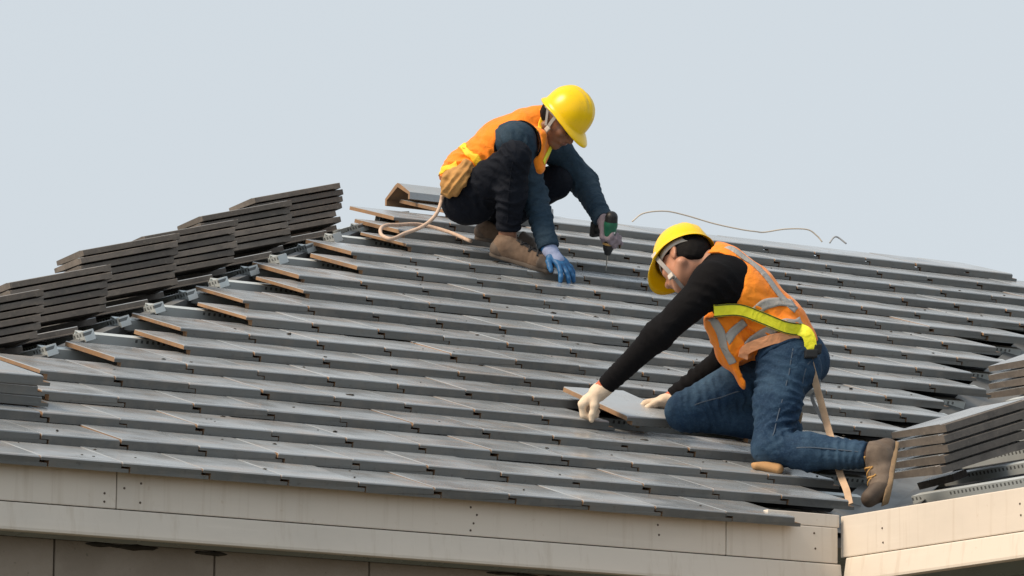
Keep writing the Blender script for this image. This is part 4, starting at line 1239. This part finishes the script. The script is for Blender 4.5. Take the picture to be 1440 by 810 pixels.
shirt = solid('shirt', sh_, [('h', J['r_wr'], fr_, .09), ('h', J['l_wr'] + fl * 0.004, fl, .09), ('c', J['neck'] + (.01, 0, .03), HC, 0.060, 0.085)], 0.0055, 0.03, 0.006, 1, mat=M['teal'], parent=man1,
      wob=[(0.004, 10), (0.0026, 26)],
      folds=[(J['r_el'] + (.02, -.04, -.03), fr_, 0.13, 0.008, 24), (J['r_wr'] - fr_ * .05, fr_, 0.09, 0.007, 34), (J['l_el'], fl, 0.12, 0.009, 24), (J['l_wr'] - fl * .06, fl, .09, .007, 30), (J['r_sh'] + (0, -.05, -.03), (.8, 0, .5), .1, .009, 24)])
st_ = bvh(shirt)
solid('cuff', [('c', J['r_wr'] - fr_ * .050, J['r_wr'] + fr_ * .003, 0.051, 0.048)], [('p', J['r_wr'] - fr_ * .048, -fr_), ('p', J['r_wr'] + fr_ * .002, fr_)], .004, .01, .004, 1, mat=M['teal'], parent=shirt, wob=[(.003, 24)])
solid('cuff', [('c', J['l_wr'] - fl * .045, J['l_wr'] + fl * .006, 0.049, 0.045)], [('p', J['l_wr'] - fl * .044, -fl), ('p', J['l_wr'] + fl * .006, fl)], .004, .01, .004, 1, mat=M['teal'], parent=shirt, wob=[(.003, 24)])
solid('collar', [('c', J['neck'] + (-.02, -.05, .012), J['neck'] + (.05, -.06, -.025), 0.020, 0.016), ('c', J['neck'] + (.05, -.06, -.025), J['neck'] + (.075, -.03, -.07), 0.018, 0.012), ('c', J['neck'] + (-.02, -.05, .012), J['neck'] + (-.05, .03, .035), .02, .02)],
      (), .004, .015, .004, 1, mat=M['teal'], parent=shirt)
ve_ = [('c', J['pelvis'] + (-.035, 0, .02), J['waist'] + (-.012, 0, .005), 0.118, 0.118, LAT1, 1.33), ('c', J['waist'] + (-.012, 0, .005), J['chest'], 0.118, 0.128, LAT1, 1.33), ('c', J['chest'], J['upper'] + (-.01, 0, .008), 0.128, 0.100, LAT1, 1.36),
       ('c', J['upper'], J['neck'] + (-.015, 0, .012), 0.094, 0.076), ('c', (.085, -.085, .53), (.105, -.095, .40), .055, .022, (.6, -.7, 0), 1.5), ('c', (.12, -.02, .53), (.115, -.085, .40), .06, .022)]
vest = solid('vest', ve_, [('c', J['r_sh'] + (.005, -.18, -.02), J['r_sh'] + (.0, .03, -.005), 0.112, 0.096), ('c', J['l_sh'] + (.03, .15, -.01), J['l_sh'] + (.0, -.03, 0), 0.13, 0.11),
                          ('c', J['neck'] + (.035, 0, .015), HC + (.02, 0, .02), 0.062, 0.10), ('c', (.215, -.06, .55), (.17, -.12, .40), 0.058, 0.03), ('p', J['pelvis'] + (-.05, 0, .005), _n((-.62, .05, -.78))),
                          ('c', (-.10, .0, .24), (-.06, .0, .34), 0.085, 0.10)], 0.0055, 0.028, 0.006, 1, mat=M['orange'], parent=man1,
      wob=[(0.005, 10), (0.003, 24)], folds=[((-.22, -.02, .42), (.5, 0, .8), 0.13, 0.010, 24), ((-.10, -.08, .45), (.8, 0, .3), 0.10, 0.007, 24)])
vt = bvh(vest)
ribbon('yellow_stripe', [(-.225, .05, .52), (-.212, -.03, .49), (-.190, -.06, .46), (-.160, -.075, .425), (-.130, -.07, .392)], 0.040, vt, M['yellow_tape'], vest)
ribbon('yellow_stripe', [(-.317, .10, .41), (-.305, .04, .405), (-.288, -.013, .412), (-.250, -.05, .420)], 0.038, vt, M['yellow_tape'], vest)
ribbon('yellow_stripe', [(.125, -.045, .675), (.140, -.065, .645), (.128, -.095, .606), (.112, -.125, .56)], 0.020, vt, M['yellow_tape'], vest)
ribbon('yellow_stripe', [(.204, -.05, .515), (.179, -.085, .470), (.152, -.12, .42)], 0.022, vt, M['harness'], vest)
ribbon('edge_binding', [(.085, -.16, .46), (.095, -.13, .53), (.05, -.12, .60), (-.03, -.10, .585), (-.075, -.10, .52), (-.085, -.11, .46)], 0.010, vt, M['black_knit'], vest, 0.004, 8)
# gloves
gl = hand_prims(J['r_wr'] + fr_ * 0.018, (.52, -.25, -.62), (-.45, .55, -.55), -1, [(.15, .30, .25), (.1, .3, .3), (.12, .3, .3), (.2, .3, .3)], 0.30, (.8, .1), 1.0, 1.12)
glove = solid('glove', gl, (), 0.0032, 0.008, 0.004, 1, mat=M['glove_blue'], parent=man1, wob=[(0.0014, 45)])
solid('knit_back', [('c', J['r_wr'] - fr_ * .01, J['r_wr'] + fr_ * 0.03, 0.034, 0.033), ('c', J['r_wr'] + fr_ * 0.02 + (.0, 0, 0), J['r_wr'] + fr_ * 0.03 + _n((.42, -.22, -.62)) * 0.050 + np.array((.004, -.004, .006)), 0.032, 0.028, (.5, .6, .1), 1.25)], (), .004, .012, .004, 1,
      mat=M['glove_knit_blue'], parent=glove, wob=[(.0014, 50)])
# drill
DT, DB = np.array((.440, .030, .200)), np.array((.418, .130, -.024))
dax = _n(DB - DT)
hdir = _n((-.62, .75, .12)); hdir = _n(hdir - dax * (hdir @ dax))
sdv = np.cross(dax, hdir)
gl = hand_prims(J['l_wr'] + fl * 0.018, _n((.05, -.10, -.75)), (.80, -.35, .0), -1, [(1.0, 1.2, .5), (1.0, 1.2, .5), (1.05, 1.2, .5), (1.05, 1.2, .5)], 0.03, (.6, .45), 0.98, 1.05)
glove = solid('glove', gl, (), 0.0032, 0.008, 0.004, 1, mat=M['glove_mauve'], parent=man1, wob=[(0.0014, 45)])
solid('knit_cuff', [('c', J['l_wr'] - fl * .005, J['l_wr'] + fl * 0.03, 0.034, 0.031)], (), .004, .01, .004, 1, mat=M['glove_mauve'], parent=glove, wob=[(.0012, 60)])
drill = empty('power_drill', P1, RZ)
tag(drill, 'green and black cordless drill pointing down in the squatting worker\'s hand', 'drill')
solid('motor_housing', [('c', DT + dax * .006, DT + dax * .030, .027, .029), ('c', DT + dax * .03, DT + dax * .115, .029, .026)], [('p', DT + dax * .112, dax)], .0028, .01, .004, 1, mat=M['green_plastic'], parent=drill)
solid('end_cap', [('c', DT - dax * .002, DT + dax * .022, .0285, .030)], [('p', DT + dax * .024, dax)], .0028, .01, .004, 1, mat=M['black_plastic'], parent=drill)
solid('side_panel', [('c', DT + dax * .05 - hdir * .012, DT + dax * .085 - hdir * .012, .0185, .0175)], (), .0028, .01, .004, 1, mat=M['green_plastic'], parent=drill)
solid('chuck', [('c', DT + dax * .108, DT + dax * .135, .0265, .025), ('c', DT + dax * .135, DT + dax * .172, .0225, .014)], [('p', DT + dax * .172, dax)], .0028, .004, .004, 1, mat=M['black_plastic'], parent=drill)
solid('clutch_ring', [('c', DT + dax * .114, DT + dax * .121, .0285, .0285)], [('p', DT + dax * .112, -dax), ('p', DT + dax * .124, dax)], .0025, .004, .003, 1, mat=M['lace_tan'], parent=drill)
obj('bit', tube_mesh('bit', [DT + dax * .165, DT + dax * .19, DB], 0.0028, 6, 3), M['steel'], drill)
solid('handle', [('c', DT + dax * .055 + hdir * .02, DT + dax * .075 + hdir * .09, .021, .019, dax, 1.25)], (), .0032, .01, .004, 1, mat=M['black_plastic'], parent=drill)
bp0 = DT + dax * .045 + hdir * .085
obj('battery', box_mesh('battery', Vector(bp0 - sdv * .024 - dax * .002), Vector(sdv * .048), Vector(dax * .070), Vector(hdir * .028), .008), M['black_plastic'], drill)
tp_ = DT + dax * .058 - hdir * .030
obj('maker_mark', box_mesh('maker_mark', Vector(tp_ - sdv * .004), Vector(sdv * .008), Vector(dax * .008), Vector(-hdir * .0015)), M['chrome_white'], drill)
# shoes
shoe('shoe', J['r_heel'] + (.0, 0.0, -.030), (.105, -.088, -.052), (.150, -.104, -.068), J['r_ankle'] + (-.008, .004, -.020), (.19, -.31, .93), (M['suede'], M['sole_dark'], M['leather_dark']), man1, s=1.0)
shoe('shoe', J['l_ankle'] + (-.050, .000, -.050), (.03, .255, .105), (.075, .24, .092), J['l_ankle'] + (.0, 0, -.010), (.19, -.31, .93), (M['suede'], M['sole_dark'], M['leather_dark']), man1, s=1.0)
# hat
RC = HC + ha * 0.030
hat, HM = hard_hat(RC, ha, hb, man1)
Q = lambda x, y, z: tuple(HC + hb * x + hl * y + ha * z)
free_strap('chin_strap', [Q(.020, -.088, .045), Q(.015, -.088, .0), Q(.020, -.076, -.06), Q(.030, -.05, -.105)], 0.016, tuple(hb), 0.003, M['strap_grey'], hat)
free_strap('chin_strap', [Q(.030, -.05, -.105), Q(.045, .0, -.123), Q(.030, .05, -.105)], 0.014, tuple(hb), 0.003, M['strap_grey'], hat)
free_strap('chin_strap', [Q(-.06, -.082, .03), Q(-.03, -.088, .0), Q(.005, -.084, -.045)], 0.012, tuple(hb), 0.003, M['strap_grey'], hat)
obj('strap_buckle', box_mesh('strap_buckle', Vector(Q(.010, -.086, -.062)), Vector(hb) * 0.022, Vector(hl) * 0.010, Vector(ha) * 0.024, 0.004), M['band'], hat)
# tool pouch at the back of the belt
pouch = solid('tool_pouch', [('c', (-.205, -.065, .400), (-.270, -.050, .330), .040, .050, (.4, -.9, .2), 0.8), ('c', (-.262, -.05, .345), (-.292, -.035, .292), .052, .030, (.4, -.9, .2), .8), ('c', (-.225, -.085, .36), (-.255, -.075, .315), .036, .034)],
      [('p', (-.300, -.03, .278), (-.45, 0, -.9))], .004, .02, .006, 1, mat=M['canvas'], parent=None, wob=[(.006, 22), (.003, 50)], folds=[((-.25, -.08, .34), (.7, 0, -.4), .09, .008, 34)])
pouch.matrix_world = Matrix.Translation(P1) @ Matrix.Rotation(RZ, 4, 'Z')
tag(pouch, 'tan canvas tool pouch hanging below the squatting worker\'s orange vest', 'tool pouch')
rope = obj('rope', tube_mesh('rope', [(-.312, .0, .290), (-.318, .002, .262), (-.332, -.03, .211), (-.361, -.044, .170), (-.407, -.058, .134), (-.478, -.088, .101), (-.530, -.180, .062), (-.575, -.130, .085), (-.585, .015, .138), (-.565, .132, .175), (-.508, .230, .195), (-.429, .350, .219), (-.352, .362, .206), (-.272, .318, .174), (-.185, .215, .120)],
      [.010] + [.0085] * 14, 8, 8), M['rope'])
rope.matrix_world = Matrix.Translation(P1) @ Matrix.Rotation(RZ, 4, 'Z')
tag(rope, 'pale looped rope trailing from the tool pouch across the top courses', 'rope')

# ------------------------------------------------------------------ wires on the ridge
for pts, r_, mt, lab in (([(7.88, 5.58, 2.150), (7.97, 5.62, 2.204), (8.093, 5.62, 2.227), (8.218, 5.62, 2.218), (8.363, 5.60, 2.19), (8.51, 5.58, 2.172), (8.60, 5.58, 2.170), (8.678, 5.62, 2.180), (8.805, 5.62, 2.208), (8.933, 5.62, 2.218), (8.985, 5.61, 2.190), (9.01, 5.60, 2.160)], .0036, 'cable', 'long pale wire arching along the ridge behind the right hard hat'),
                         ([(9.055, 5.60, 2.160), (9.085, 5.61, 2.190), (9.117, 5.62, 2.197), (9.156, 5.60, 2.165)], .0045, 'cable_grey', 'short grey wire end curling over the ridge at right')):
    w_ = obj('wire', tube_mesh('wire', pts, r_, 8, 8), M[mt])
    tag(w_, lab, 'wire', 'loose wires on the ridge')

# ------------------------------------------------------------------ broken tile pieces in the valley
def shard(sl, a, b, h, pts, spin, tilt, lab, seed):
    r = random.Random(seed)
    bm = bmesh.new()
    top = [bm.verts.new((x, y, 0)) for x, y in pts]
    bot = [bm.verts.new((x + r.uniform(-.004, .004), y + r.uniform(-.004, .004), -0.028)) for x, y in pts]
    f = bm.faces.new(top); f.material_index = 0
    bm.faces.new(bot[::-1]).material_index = 1
    for i in range(len(pts)):
        j = (i + 1) % len(pts)
        bm.faces.new((top[i], bot[i], bot[j], top[j])).material_index = 1
    me = bm_mesh('tile_piece', bm)
    me.materials.append(M['tile']); me.materials.append(M['raw_stack'])
    o = obj('tile_piece', me)
    o.matrix_world = sl.frame(a, b, h, tilt, spin)
    tag(o, lab, 'tile piece', 'broken tile pieces in the valley')
shard(WING, -1.95, 2.30, -0.035, [(0, 0), (.17, .02), (.20, .12), (.11, .22), (-.02, .15)], 0.4, PITCH, 'broken grey tile piece in the valley below the right-edge stack', 1)
shard(WING, -0.62, 0.80, -0.040, [(0, 0), (.14, -.02), (.19, .08), (.06, .14)], 0.9, PITCH - .05, 'broken grey tile piece beside the stack behind the boot', 2)
shard(WING, -1.35, 1.55, -0.038, [(0, 0), (.20, .03), (.17, .13), (.03, .10)], -0.5, PITCH, 'broken grey tile piece in the valley above the stack behind the boot', 3)
